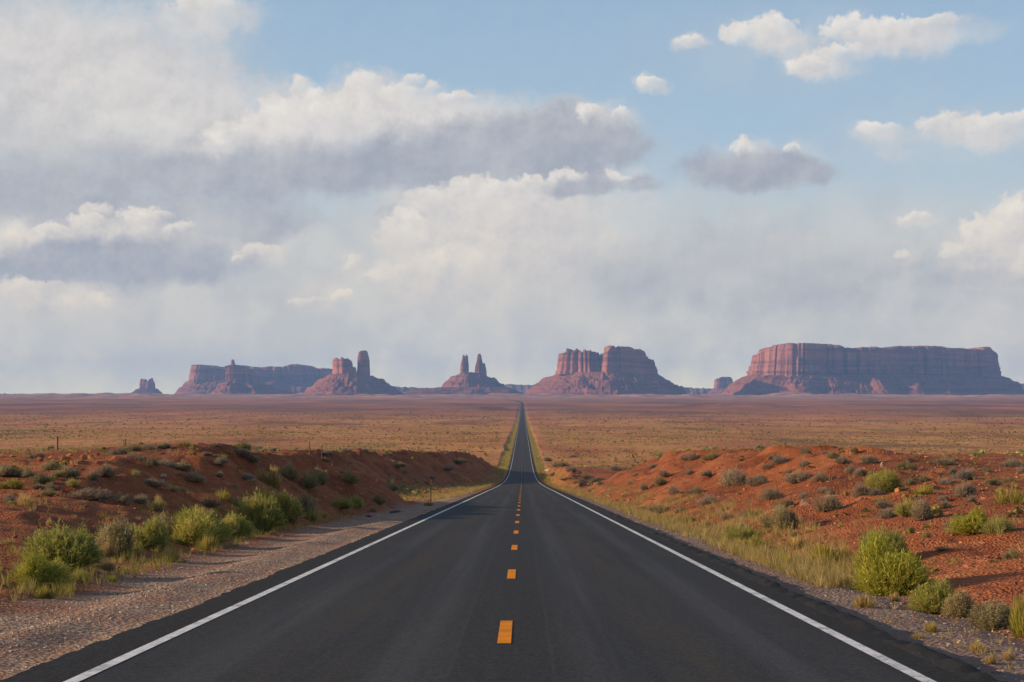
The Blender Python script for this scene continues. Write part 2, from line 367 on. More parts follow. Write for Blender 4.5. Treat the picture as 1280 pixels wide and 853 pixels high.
# ------------------------------------------------------------------ sandstone
def rock(name, base, dark, pale, zs):
    m, n, b = material(name, .95, .1)
    p = n.pos(); s = n.sep(p)
    warpz = n.m('MULTIPLY_ADD', n.noise(p, .012, 3, .6), 18.0, s[2])
    st = n.noise(n.xyz(n.m('MULTIPLY', s[0], .0012), n.m('MULTIPLY', s[1], .0012), n.m('MULTIPLY', warpz, zs)), 1.0, 4, .6)
    vs_ = n.noise(n.v('MULTIPLY', p, (.035, .035, .004)), 1.0, 5, .65)
    c = n.mix(n.ss(st, .42, .62), base, dark); c = n.mix(n.m('MULTIPLY', n.ss(vs_, .52, .70), .55), c, pale)
    c = n.mix(n.m('MULTIPLY', n.ss(vs_, .48, .34), .5), c, dark)
    put(n, b, 'Base Color', c); put(n, b, 'Normal', n.bump(n.noise(n.v('MULTIPLY', p, (.05, .05, .02)), 1.0, 5, .7), .9, 9.0)); return m
cliffM = rock('red cliff sandstone', (.325, .122, .074), (.165, .058, .038), (.44, .19, .125), .035)
talusM = rock('red talus', (.225, .080, .051), (.15, .052, .036), (.29, .12, .08), .05)
hillM = rock('far hill rock', (.20, .10, .075), (.15, .075, .06), (.26, .15, .11), .02)

def WX(px, Y): return (px-640)/F*Y
def WZ(py, Y): return -(py-VY)/F*Y
def superell(th, n):
    c, s = np.cos(th), np.sin(th)
    return np.sign(c)*np.abs(c)**(2/n), np.sign(s)*np.abs(s)**(2/n)
def foot(x0, x1, depth, th, n):
    ex, ey = superell(th, n); return (x0+x1)/2+(x1-x0)/2*ex, depth/2*ey
def cliff(parent, name, Y, prof, foot_py, depth, yaw=0.0, n=3.5, seg=600, lev=26, flute=1.0, jag=1.0, batter=.10, seed=0, label=None, dy=0.0, bend=None):
    """steep rock wall whose rim follows prof = [(px, py)...]; yaw (metres of depth per metre across) turns its front"""
    o = empty_origin[parent]
    px = np.array([q[0] for q in prof], float); py = np.array([q[1] for q in prof], float)
    x0, x1 = WX(px[0], Y), WX(px[-1], Y); H = WZ(py.min(), Y)-WZ(foot_py, Y); half = (x1-x0)/2; xc = (x0+x1)/2
    m = seg//2; th = np.arange(seg)/seg*2*np.pi+np.pi/seg
    ex, ey = foot(x0, x1, depth, th, n)
    nx, ny = (ex-xc)/max(half, 1)**2, ey/(depth/2)**2
    ln = np.hypot(nx, ny)+1e-9; nx, ny = nx/ln, ny/ln
    sx, sy = ex+seed*311.7, ey+seed*97.1
    top = WZ(np.interp(ex, WX(px, Y), py), Y)
    u = jag*(7*noise(sx/26, sy/26, seed=seed)+4*noise(sx/11, sy/11, seed=seed+1)-14*np.maximum(.12-np.abs(noise(sx/30, sy/30, seed=seed+3)), 0)/.12)*min(1, H/140)
    top = top+u
    zf = WZ(foot_py, Y)-6
    t = np.linspace(0, 1, lev)
    fl = flute*min(1, half/120)
    a = fl*(26*np.minimum(np.abs(noise(sx/75, sy/75, seed=seed+2))*2.4, 1)+17*np.minimum(np.abs(noise(sx/30, sy/30, seed=seed+3))*2.4, 1)+14*noise(sx/170, sy/170, seed=seed+4)+5*noise(sx/13, sy/13, seed=seed+5))-fl*14
    V = []
    for k, tk in enumerate(t):
        z = zf+(top-zf)*tk
        led = fl*(3.5*noise(z/17, sx*0+seed, seed=seed+6)+2.5*noise(z/7, sx/200, seed=seed+7))+fl*5*noise(sx/38, sy/38, z/45, seed=seed+8)
        rim = -.035*half*max(0, (tk-.93)/.07)**2
        dd = -batter*min(half, depth/2)*(tk**1.15)*.55+a*(1-.25*tk)-8*fl+led+rim
        V.append(np.stack([ex+nx*dd, ey+ny*dd, z], 1))
    # cap: strips between front and back rim
    V = np.concatenate(V); idx = np.arange(lev*seg).reshape(lev, seg)
    nxt = np.roll(idx, -1, 1)
    Fq = [np.stack([idx[:-1], nxt[:-1], nxt[1:], idx[1:]], -1).reshape(-1, 4)]
    r = idx[-1]; back = r[:m]; front = r[::-1][:m]          # matching x, opposite y
    cols = 7; st = [front]; ex_v = []; cnt = len(V)
    for j in range(1, cols):
        w = j/cols; q = V[front]*(1-w)+V[back]*w; q[:, 2] += jag*3*noise(q[:, 0]/40+seed, q[:, 1]/40, seed=seed+9)
        ex_v.append(q); st.append(np.arange(cnt, cnt+m)); cnt += m
    st.append(back); V = np.concatenate([V]+ex_v)
    for aI, bI in zip(st[:-1], st[1:]): Fq.append(np.stack([aI[:-1], bI[:-1], bI[1:], aI[1:]], -1)[:, ::-1])
    if bend: V[:, 1] += bend[1]*np.maximum(WX(bend[0], Y)-V[:, 0], 0)**2/(2*(WX(bend[0], Y)-x0))
    V[:, 1] += (V[:, 0]-xc)*yaw+Y+dy
    V -= o
    ob = mesh_obj(name, V, Fq, cliffM, parent)
    if label: ob['label'] = label
    return ob
def talus(parent, Y, inner, top_py, outer, base_py, depth_in, depth_out, yaw=0.0, seed=0, seg=700, lev=34, n=2.6, power=1.5, gully=1.0, bend=None, name='talus_slope', ledge=1.0, mat=None, prof=None):
    o = empty_origin[parent]; th = np.arange(seg)/seg*2*np.pi
    ix, iy = foot(WX(inner[0], Y), WX(inner[1], Y), depth_in, th, 3.0); ox, oy = foot(WX(outer[0], Y), WX(outer[1], Y), depth_out, th, n)
    xc = (WX(inner[0], Y)+WX(inner[1], Y))/2
    zt = WZ(top_py, Y) if prof is None else WZ(np.interp(ix, WX(np.array([q[0] for q in prof], float), Y), [q[1] for q in prof]), Y)
    zb = WZ(max(base_py, 494.7), Y)-4; V = []
    hgt = np.mean(zt)-zb
    for t in np.linspace(0, 1, lev):
        tt = t+ledge*.025*np.sin(t*19+seed)+0*th
        g = gully*np.sin(np.pi*t**.8)
        x = ix+(ox-ix)*t; y = iy+(oy-iy)*t
        fr = np.stack([ox-np.mean(ox), oy], 1); ang = np.unwrap(np.arctan2(fr[:, 1], fr[:, 0])); per = ang*(np.abs(ox[0]-ox[seg//2])+depth_out)/4
        rid = np.abs(noise(per/80, t*1.2+seed, seed=seed+3))*1.6+.9*np.abs(noise(per/30, t*2.2, seed=seed+4))+.5*np.abs(noise(per/13, t*3, seed=seed+8))
        z = zb+(zt-zb)*(1-np.clip(tt, 0, 1))**power+g*hgt*(.085*(.9-rid))+g*hgt*(.07*noise(x/60, y/60, seed=seed+5)+.05*noise(x/26, y/26, seed=seed+9)+.03*noise(x/13, y/13, seed=seed+10))
        sp = 1+.10*g*noise(per/110, 3.3*seed, seed=seed+6)
        V.append(np.stack([xc+(x-xc)*sp, y*sp, z], 1))
    V[-1][:, 2] -= 30
    top = V[0].mean(0)[None]
    V = np.concatenate(V); idx = np.arange(lev*seg).reshape(lev, seg); nxt = np.roll(idx, -1, 1)
    Fq = np.stack([idx[1:], nxt[1:], nxt[:-1], idx[:-1]], -1).reshape(-1, 4)
    ci = len(V); V = np.concatenate([V, top]); tri = np.stack([idx[0], nxt[0], np.full(seg, ci)], -1)[:, ::-1]
    if bend: V[:, 1] += bend[1]*np.maximum(WX(bend[0], Y)-V[:, 0], 0)**2/(2*(WX(bend[0], Y)-WX(inner[0], Y)))
    V[:, 1] += (V[:, 0]-xc)*yaw+Y; V -= o
    return mesh_obj(name, V, [Fq, tri], mat or talusM, parent)
empty_origin = {}
def butte(name, label, cat, px, Y, py=493):
    e = empty(name, (WX(px, Y), Y, WZ(py, Y))); empty_origin[e] = np.array(e.location); tag(e, label, cat); return e

# far left castle-like butte
e = butte('sandstone_butte', 'tiny faint castle-shaped butte alone at the far left of the horizon', 'butte', 182, 15500)
cliff(e, 'cliff', 15500, [(175.5,475),(177,474),(181,474.5),(183,478),(186,477),(188,474),(190.5,473.6),(192,478),(193,483)], 487, 120, n=3, seg=200, flute=1.0, jag=1.4, seed=1)
talus(e, 15500, (174, 195), 485.5, (156, 205), 494.5, 150, 420, seed=1, seg=240, lev=16, power=1.25)
# long mesa
e = butte('long_mesa', 'long pale blue mesa stretching behind the spire butte on the left', 'mesa', 320, 15000)
cliff(e, 'cliff', 15000, [(243,461),(244.5,457.5),(262,457.2),(268,458.5),(274,459.5),(288,460),(297,456.6),(305,457.5),(313,460),(340,459.3),(362,459.2),(366,457.6),(372,456.2),(383,456.4),(388,459),(395,460.8),(414,461.2),(430,462)], 478, 900, yaw=.30, bend=(262, 2.6), seg=900, seed=2, jag=.5, flute=1.5, n=4)
talus(e, 15000, (242, 432), 475, (214, 462), 495, 950, 1700, yaw=.30, bend=(275, 1.6), seed=2, power=1.4)
# spire butte in front of it
e = butte('spire_butte', 'butte with one thin finger spire in front of the long mesa', 'butte', 300, 12600)
cliff(e, 'spire', 12600, [(290.2,453),(291,450.5),(292,449.6),(293.5,449.8),(294.6,453),(295.6,457)], 474, 38, n=2.6, seg=120, flute=.8, jag=.6, seed=3, dy=-50)
cliff(e, 'cliff', 12600, [(288,462),(289,459),(296,457.4),(301,458.5),(306,460.5),(313,463),(317,469),(322,474)], 479, 230, yaw=.3, n=3, seg=300, flute=1.2, jag=1, seed=4)
talus(e, 12600, (286, 322), 473.5, (246, 372), 495, 260, 900, yaw=.3, bend=(305, 1.4), seed=4, power=1.15, gully=1.3, prof=[(286,474),(300,474),(313,476),(322,479)])
# butte with two towers
e = butte('twin_tower_butte', 'butte with a broad broken block and a taller single tower right of the spire butte', 'butte', 432, 11000)
cliff(e, 'broken_block', 11000, [(414.5,451),(416,448.2),(419,448.5),(420.5,447.6),(423,449.5),(426,448),(429,447.4),(431,450),(434,449),(439,450.5),(440.5,458),(445,460)], 471, 130, yaw=.35, bend=(431, 2.4), n=3, seg=420, flute=1.1, jag=1.3, seed=5, batter=.08)
cliff(e, 'tower', 11000, [(446.6,446),(447.6,441),(449.5,438.8),(455,438.3),(458.5,439.2),(460,444),(461.4,450)], 472, 75, yaw=.3, n=3, seg=240, flute=.9, jag=.5, seed=6, batter=.10, dy=60)
talus(e, 11000, (413, 465), 468, (362, 512), 492.5, 170, 900, yaw=.3, bend=(440, 1.4), seed=5, power=1.2, gully=1.3, prof=[(413,468),(440,467),(465,470)])
# pinnacles on a cone
e = butte('pinnacle_butte', 'small cone-shaped butte topped by two needle pinnacles left of the road', 'butte', 590, 12000)
cliff(e, 'pinnacle', 12000, [(576,458),(577.6,451),(578.4,446),(579.8,443.8),(581.4,446.5),(583,443.8),(585,446),(586.2,456)], 468, 50, n=3.2, seg=200, flute=1.0, jag=.8, seed=7, batter=.14)
cliff(e, 'pinnacle', 12000, [(594.4,458),(596,451),(597.2,444.6),(599.2,442.8),(601.4,444.4),(602.8,451),(604,455),(606,454.4),(607.6,461)], 469, 56, n=3.2, seg=200, flute=1.0, jag=.8, seed=8, batter=.12)
talus(e, 12000, (570, 610), 467, (540, 642), 489, 190, 620, yaw=.3, bend=(590, 1.4), seed=7, power=1.0, gully=1.0, prof=[(570,468),(579,465.5),(590,464.5),(600,466),(610,470)], ledge=2)
talus(e, 11950, (552, 632), 484, (470, 664), 492, 500, 1100, seed=9, power=1.0, gully=.8, name='lower_bench')
# central butte
e = butte('massive_butte', 'massive red double-block butte just right of the road end', 'butte', 760, 11000)
cliff(e, 'fluted_block', 11000, [(701,444),(702,441.5),(706,441),(712,438),(718,438.5),(722,436.3),(727,440),(733,440.5),(738,441.5),(742,443),(744,443.5),(747,445.5),(749,449),(752,457)], 467, 240, yaw=-.45, n=3.0, seg=520, flute=1.25, jag=2.4, seed=10)
cliff(e, 'shaded_block', 11000, [(749.5,451),(751,443),(755,440.5),(759,434.5),(764,434),(770,434.6),(772,437),(777,435),(781,432.6),(786,433),(790,435.5),(798,438.5),(803,440.5),(807,445),(811,446.5),(815,447.5),(817,453),(818.5,459)], 469, 330, yaw=.60, bend=(762, 2.4), n=5, seg=600, flute=1.15, jag=1.5, seed=12, dy=10)
talus(e, 11000, (698, 822), 465.5, (648, 866), 491.5, 380, 1100, yaw=.3, bend=(770, 1.4), seed=11, power=1.15, gully=1.2, prof=[(698,466),(760,465),(822,468)])
# small distant block
e = butte('block_butte', 'small square dark blue butte left of the big flat mesa', 'butte', 904, 15500)
cliff(e, 'cliff', 15500, [(893.5,476),(895,473.5),(899,472),(903,471.4),(913,471.6),(914.6,474),(915.6,482)], 487, 150, yaw=.4, n=3.6, seg=200, flute=1.0, jag=.8, seed=13)
talus(e, 15500, (892, 917), 485, (878, 930), 492, 190, 420, seed=13, seg=200, lev=12)
# big flat mesa
e = butte('flat_topped_mesa', 'huge flat-topped mesa with a long shaded wall at the right', 'mesa', 1095, 11600)
cliff(e, 'cliff', 11600, [(937,450),(938.5,443.5),(945,440.5),(949,436.5),(957,434),(963,432.2),(969,431.2),(1000,432.2),(1022,432.4),(1034,434),(1042,436.6),(1050,437.4),(1060,436),(1074,434.8),(1090,435.5),(1112,434.0),(1140,433.4),(1176,433.2),(1180,435.6),(1213,435.8),(1233,436),(1236,433.6),(1248,433.4),(1251,436),(1255,438.4),(1258,442),(1259.5,449)], 471, 620, yaw=.44, bend=(995, 1.7), n=4.2, seg=1500, lev=34, flute=1.35, jag=.35, seed=14, batter=.12)
talus(e, 11600, (934, 1262), 469, (902, 1296), 494, 680, 1500, yaw=.44, bend=(1000, 1.2), seed=15, power=1.1, gully=1.1, seg=1500, lev=40)
# low ridges along the horizon
def hills(px0, px1, Y, pts, depth, seed):
    x = np.linspace(px0, px1, 220); top = WZ(np.interp(x, *zip(*pts)), Y)+6*noise(x/3, seed, seed=seed)
    rows = []
    for t, yy in ((0, -depth), (.35, -depth*.6), (.7, -depth*.3), (1, 0), (.6, depth*.4), (0, depth)):
        zb = WZ(495, Y)-25; rows.append(np.stack([WX(x, Y), Y+yy+40*noise(x/4, yy, seed=seed+1)*(t < 1), zb+(top-zb)*t], 1))
    idx = np.arange(6*220).reshape(6, 220)
    q = np.stack([idx[:-1,:-1], idx[:-1,1:], idx[1:,1:], idx[1:,:-1]], -1).reshape(-1, 4)
    tag(mesh_obj('hills', np.concatenate(rows), q, hillM), 'low dark ridge on the horizon', kind='structure')
hills(-80, 60, 16000, [(-80,490.5),(-20,491.5),(20,492.6),(45,493.8),(60,495)], 300, 3)
hills(455, 560, 14200, [(455,486),(480,482.5),(500,484.2),(530,484.5),(548,487),(560,490)], 260, 5)
hills(600, 700, 16800, [(600,484),(620,481.4),(640,480.8),(668,481),(690,484),(700,486)], 300, 7)
hills(806, 925, 15800, [(806,480),(845,481.5),(858,484.6),(880,485.6),(900,485),(925,487)], 280, 9)
hills(1255, 1360, 16800, [(1255,486),(1268,481),(1278,479.4),(1300,478),(1340,480),(1360,486)], 300, 11)
# ------------------------------------------------------------------ plants
def leaf_mat(name, stops, trans=.36, hue=.12):
    m, n, b = material(name, .85, .12); t = m.node_tree
    oc = n.sep(n.node('ShaderNodeObjectInfo').outputs['Color']); oi = oc[0]
    c = n.ramp(n.attr('var'), stops)
    h = n.node('ShaderNodeHueSaturation'); n._in(h.inputs['Color'], c)
    n._in(h.inputs['Hue'], n.m('MULTIPLY_ADD', oi, hue*.35, .5-hue*.175)); n._in(h.inputs['Value'], n.m('MULTIPLY_ADD', oc[1], .35, .92))
    n._in(h.inputs['Saturation'], n.m('MULTIPLY_ADD', oc[2], .35, .72))
    put(n, b, 'Base Color', h.outputs[0])
    tr = n.node('ShaderNodeBsdfTranslucent'); n._in(tr.inputs[0], h.outputs[0])
    mx = n.node('ShaderNodeMixShader'); mx.inputs[0].default_value = trans
    t.links.new(b.outputs[0], mx.inputs[1]); t.links.new(tr.outputs[0], mx.inputs[2])
    t.links.new(mx.outputs[0], t.nodes['Material Output'].inputs[0]); return m
LEAF = {
 'scrub': leaf_mat('plain scrub', [(0, (.085,.062,.026)), (.4, (.16,.115,.045)), (.75, (.25,.175,.065)), (1, (.36,.25,.10))]),
 'green': leaf_mat('fresh green foliage', [(0, (.15,.165,.035)), (.35, (.25,.255,.055)), (.75, (.36,.33,.08)), (1, (.50,.41,.14))]),
 'olive': leaf_mat('olive foliage', [(0, (.14,.125,.052)), (.4, (.23,.198,.085)), (.75, (.32,.26,.115)), (1, (.44,.34,.17))]),
 'sage': leaf_mat('grey sage foliage', [(0, (.16,.125,.078)), (.4, (.26,.205,.128)), (.8, (.35,.275,.175)), (1, (.46,.36,.23))]),
 'straw': leaf_mat('dry straw blades', [(0, (.18,.13,.045)), (.4, (.29,.215,.07)), (.8, (.42,.31,.11)), (1, (.52,.41,.19))]),
 'yellow': leaf_mat('yellow green blades', [(0, (.14,.135,.03)), (.4, (.24,.215,.04)), (.8, (.36,.295,.065)), (1, (.47,.37,.13))])}
STEM, n_, b_ = material('woody stems', .95, .05); put(n_, b_, 'Base Color', n_.ramp(n_.attr('var'), [(0, (.09,.06,.04)), (1, (.26,.19,.13))]))
def ribbons(P0, P1, P2, w, rng, segs=3):
    """tapering curved blades through quadratic curves; returns verts, quads"""
    N = len(P0); t = np.linspace(0, 1, segs+1)[None, :, None]
    C = (1-t)**2*P0[:, None]+2*t*(1-t)*P1[:, None]+t*t*P2[:, None]
    a = rng.uniform(0, 2*np.pi, N); side = np.stack([np.cos(a), np.sin(a), rng.uniform(-.3, .3, N)], 1)
    taper = (1-.85*np.linspace(0, 1, segs+1)**1.5)[None, :, None]
    s = side[:, None]*np.reshape(w, (-1, 1, 1))*taper/2
    v = np.stack([C-s, C+s], 2).reshape(-1, 3)
    b = np.arange(N)[:, None]*(2*(segs+1))+np.arange(segs)[None]*2
    q = np.stack([b, b+1, b+3, b+2], -1).reshape(-1, 4)
    return v, q, C
def leaflets(C, rng, per, length, width, up=.5):
    N, S, _ = C.shape; seg = rng.integers(max(1, S//2-1), S-1, (N, per)); f = rng.random((N, per, 1))
    i = np.arange(N)[:, None]; p = C[i, seg]*(1-f)+C[i, seg+1]*f; ax = C[i, seg+1]-C[i, seg]
    ax = ax/(np.linalg.norm(ax, axis=-1, keepdims=True)+1e-9)
    d = ax*up+rng.normal(0, .55, p.shape); d /= np.linalg.norm(d, axis=-1, keepdims=True)
    s = np.cross(d, rng.normal(0, 1, p.shape)); s /= np.linalg.norm(s, axis=-1, keepdims=True)+1e-9
    L = length*rng.uniform(.6, 1.3, (N, per, 1)); wd = width*rng.uniform(.7, 1.3, (N, per, 1))
    v = np.stack([p, p+d*L*.5+s*wd/2, p+d*L, p+d*L*.5-s*wd/2], 2).reshape(-1, 3)
    return v, np.arange(len(v)).reshape(-1, 4)
def make_shrub(kind, seed, n_strand, dense=1.0):
    """two meshes (foliage, stems) of a shrub about 1 m across and 1 m tall"""
    rng = np.random.default_rng(seed)
    P0, P1, P2, V = [], [], [], []
    k = rng.integers(5, 9) if kind != 'straw' else rng.integers(3, 6)
    for j in range(k):
        a = rng.uniform(0, 2*np.pi) if j else 0; r = (rng.uniform(.12, .32) if j else 0)
        c = np.array([math.cos(a)*r, math.sin(a)*r, 0]); R = rng.uniform(.19, .30); Hh = rng.uniform(.62, 1.0) if j else 1.0
        Hh *= 1-.9*max(0, r-.12)
        m = int(n_strand/k); th = rng.uniform(0, 2*np.pi, m); z = rng.random(m)**(.62 if kind in ('green', 'olive') else .85)
        rr = np.sqrt(1-z*z*.96)*rng.uniform(.80, 1.06, m)
        e = np.stack([np.cos(th)*rr*R, np.sin(th)*rr*R, np.maximum(z, .05)*Hh*rng.uniform(.80, 1.0, m)*np.where(rng.random(m) < .07, 1.18, 1.0)], 1)+c
        s0 = np.stack([np.cos(th)*rr*R*.25, np.sin(th)*rr*R*.25, np.full(m, -.05)], 1)+c*.75
        mid = s0*.45+e*.55; mid[:, 2] += (.10 if kind != 'straw' else .16)*Hh
        mid[:, :2] += rng.normal(0, .025, (m, 2))
        P0.append(s0); P1.append(mid); P2.append(e); V.append(np.clip(rng.normal(.45, .22, m)+rng.uniform(-.2, .2)+(rng.random(m) < .12)*.4, 0, 1))
    P0, P1, P2, V = map(np.concatenate, (P0, P1, P2, V)); N = len(P0)
    w = rng.uniform(.008, .015, N)*(1.15 if kind in ('straw', 'yellow') else 1.0)
    v, q, C = ribbons(P0, P1, P2, w, rng, 3)
    fv, fq, var = [v], [q], [np.repeat(V, 3)]
    if kind in ('green', 'olive', 'sage'):
        per = {'green': 9, 'olive': 10, 'sage': 9}[kind]
        lv, lq = leaflets(C, rng, int(per*dense), .085 if kind == 'green' else .05, .0085 if kind == 'green' else .013, 1.5 if kind == 'green' else .6)
        fq.append(lq+len(v)); fv.append(lv); var.append(np.clip(np.repeat(V, int(per*dense))+rng.normal(0, .14, len(lq)), 0, 1))
    fol = (np.concatenate(fv), np.concatenate(fq), np.concatenate(var))
    # woody base
    g = rng.integers(0, N, 46); sv, sq, _ = ribbons(P0[g], P1[g]*.9, (P1[g]*.5+P2[g]*.5), np.full(46, .022), rng, 3)
    return fol, (sv, sq, np.repeat(rng.random(46), 3))
PROTO = {}
def proto(kind, i, big):
    key = (kind, i, big)
    if key not in PROTO:
        fol, st = make_shrub(kind, hash_seed(kind)+i*13+(500 if big else 0), 1500 if big else 620)
        name = {'green': 'rabbitbrush', 'olive': 'greasewood_shrub', 'sage': 'sagebrush', 'straw': 'grass_tuft', 'yellow': 'grass_tuft'}[kind]
        e = empty(name); a = mesh_obj('foliage' if kind in ('green','olive','sage') else 'blades', fol[0], fol[1], LEAF[kind], e, attrs={'var': ('FACE', fol[2])})
        s = mesh_obj('stems', st[0], st[1], STEM, e, attrs={'var': ('FACE', st[2])}) if kind in ('green','olive','sage') else None
        PROTO[key] = [e, a, s, False]
    return PROTO[key]
def hash_seed(s): return sum(ord(c)*(i+3) for i, c in enumerate(s))
COUNT = [0]
def shrub(kind, px, py, w, h, label, group=None, sink=.03, tint=None):
    x, y, z = ray(px, py); COUNT[0] += 1
    sx, sz = w*y/F*1.42, h*y/F*1.16
    P = proto(kind, COUNT[0] % 4, w > 42)
    if P[3]:
        e = P[0].copy(); COL.objects.link(e)
        for c in P[1:3]:
            if c: q = c.copy(); COL.objects.link(q); q.parent = e
    else: e = P[0]; P[3] = True
    yy = y+sx*.25; e.location = (x*yy/y, yy, float(height(x*yy/y, yy, False))-sink*sz); e.rotation_euler = (0, 0, RNG.uniform(0, 6.28)); e.scale = (sx, sx*RNG.uniform(.85, 1.1), sz)
    tc = tint or (RNG.uniform(.0, .45), RNG.uniform(.2, .95), RNG.uniform(.1, .8))
    for c in e.children: c.color = tc+(1,)
    for k in ('label', 'category', 'group'):
        if k in e: del e[k]
    tag(e, label, 'grass clump' if kind in ('straw', 'yellow') else 'shrub', group); PLACED.append((px, py, w, e)); return e
PLACED = []
G1, G2, G3, G4 = 'shrubs along the left gravel shoulder', 'shrubs on the red bench left of the road', 'shrubs on the shaded bank left of the road', 'shrubs along the right shoulder'
G5 = 'shrubs on the red slope right of the road'
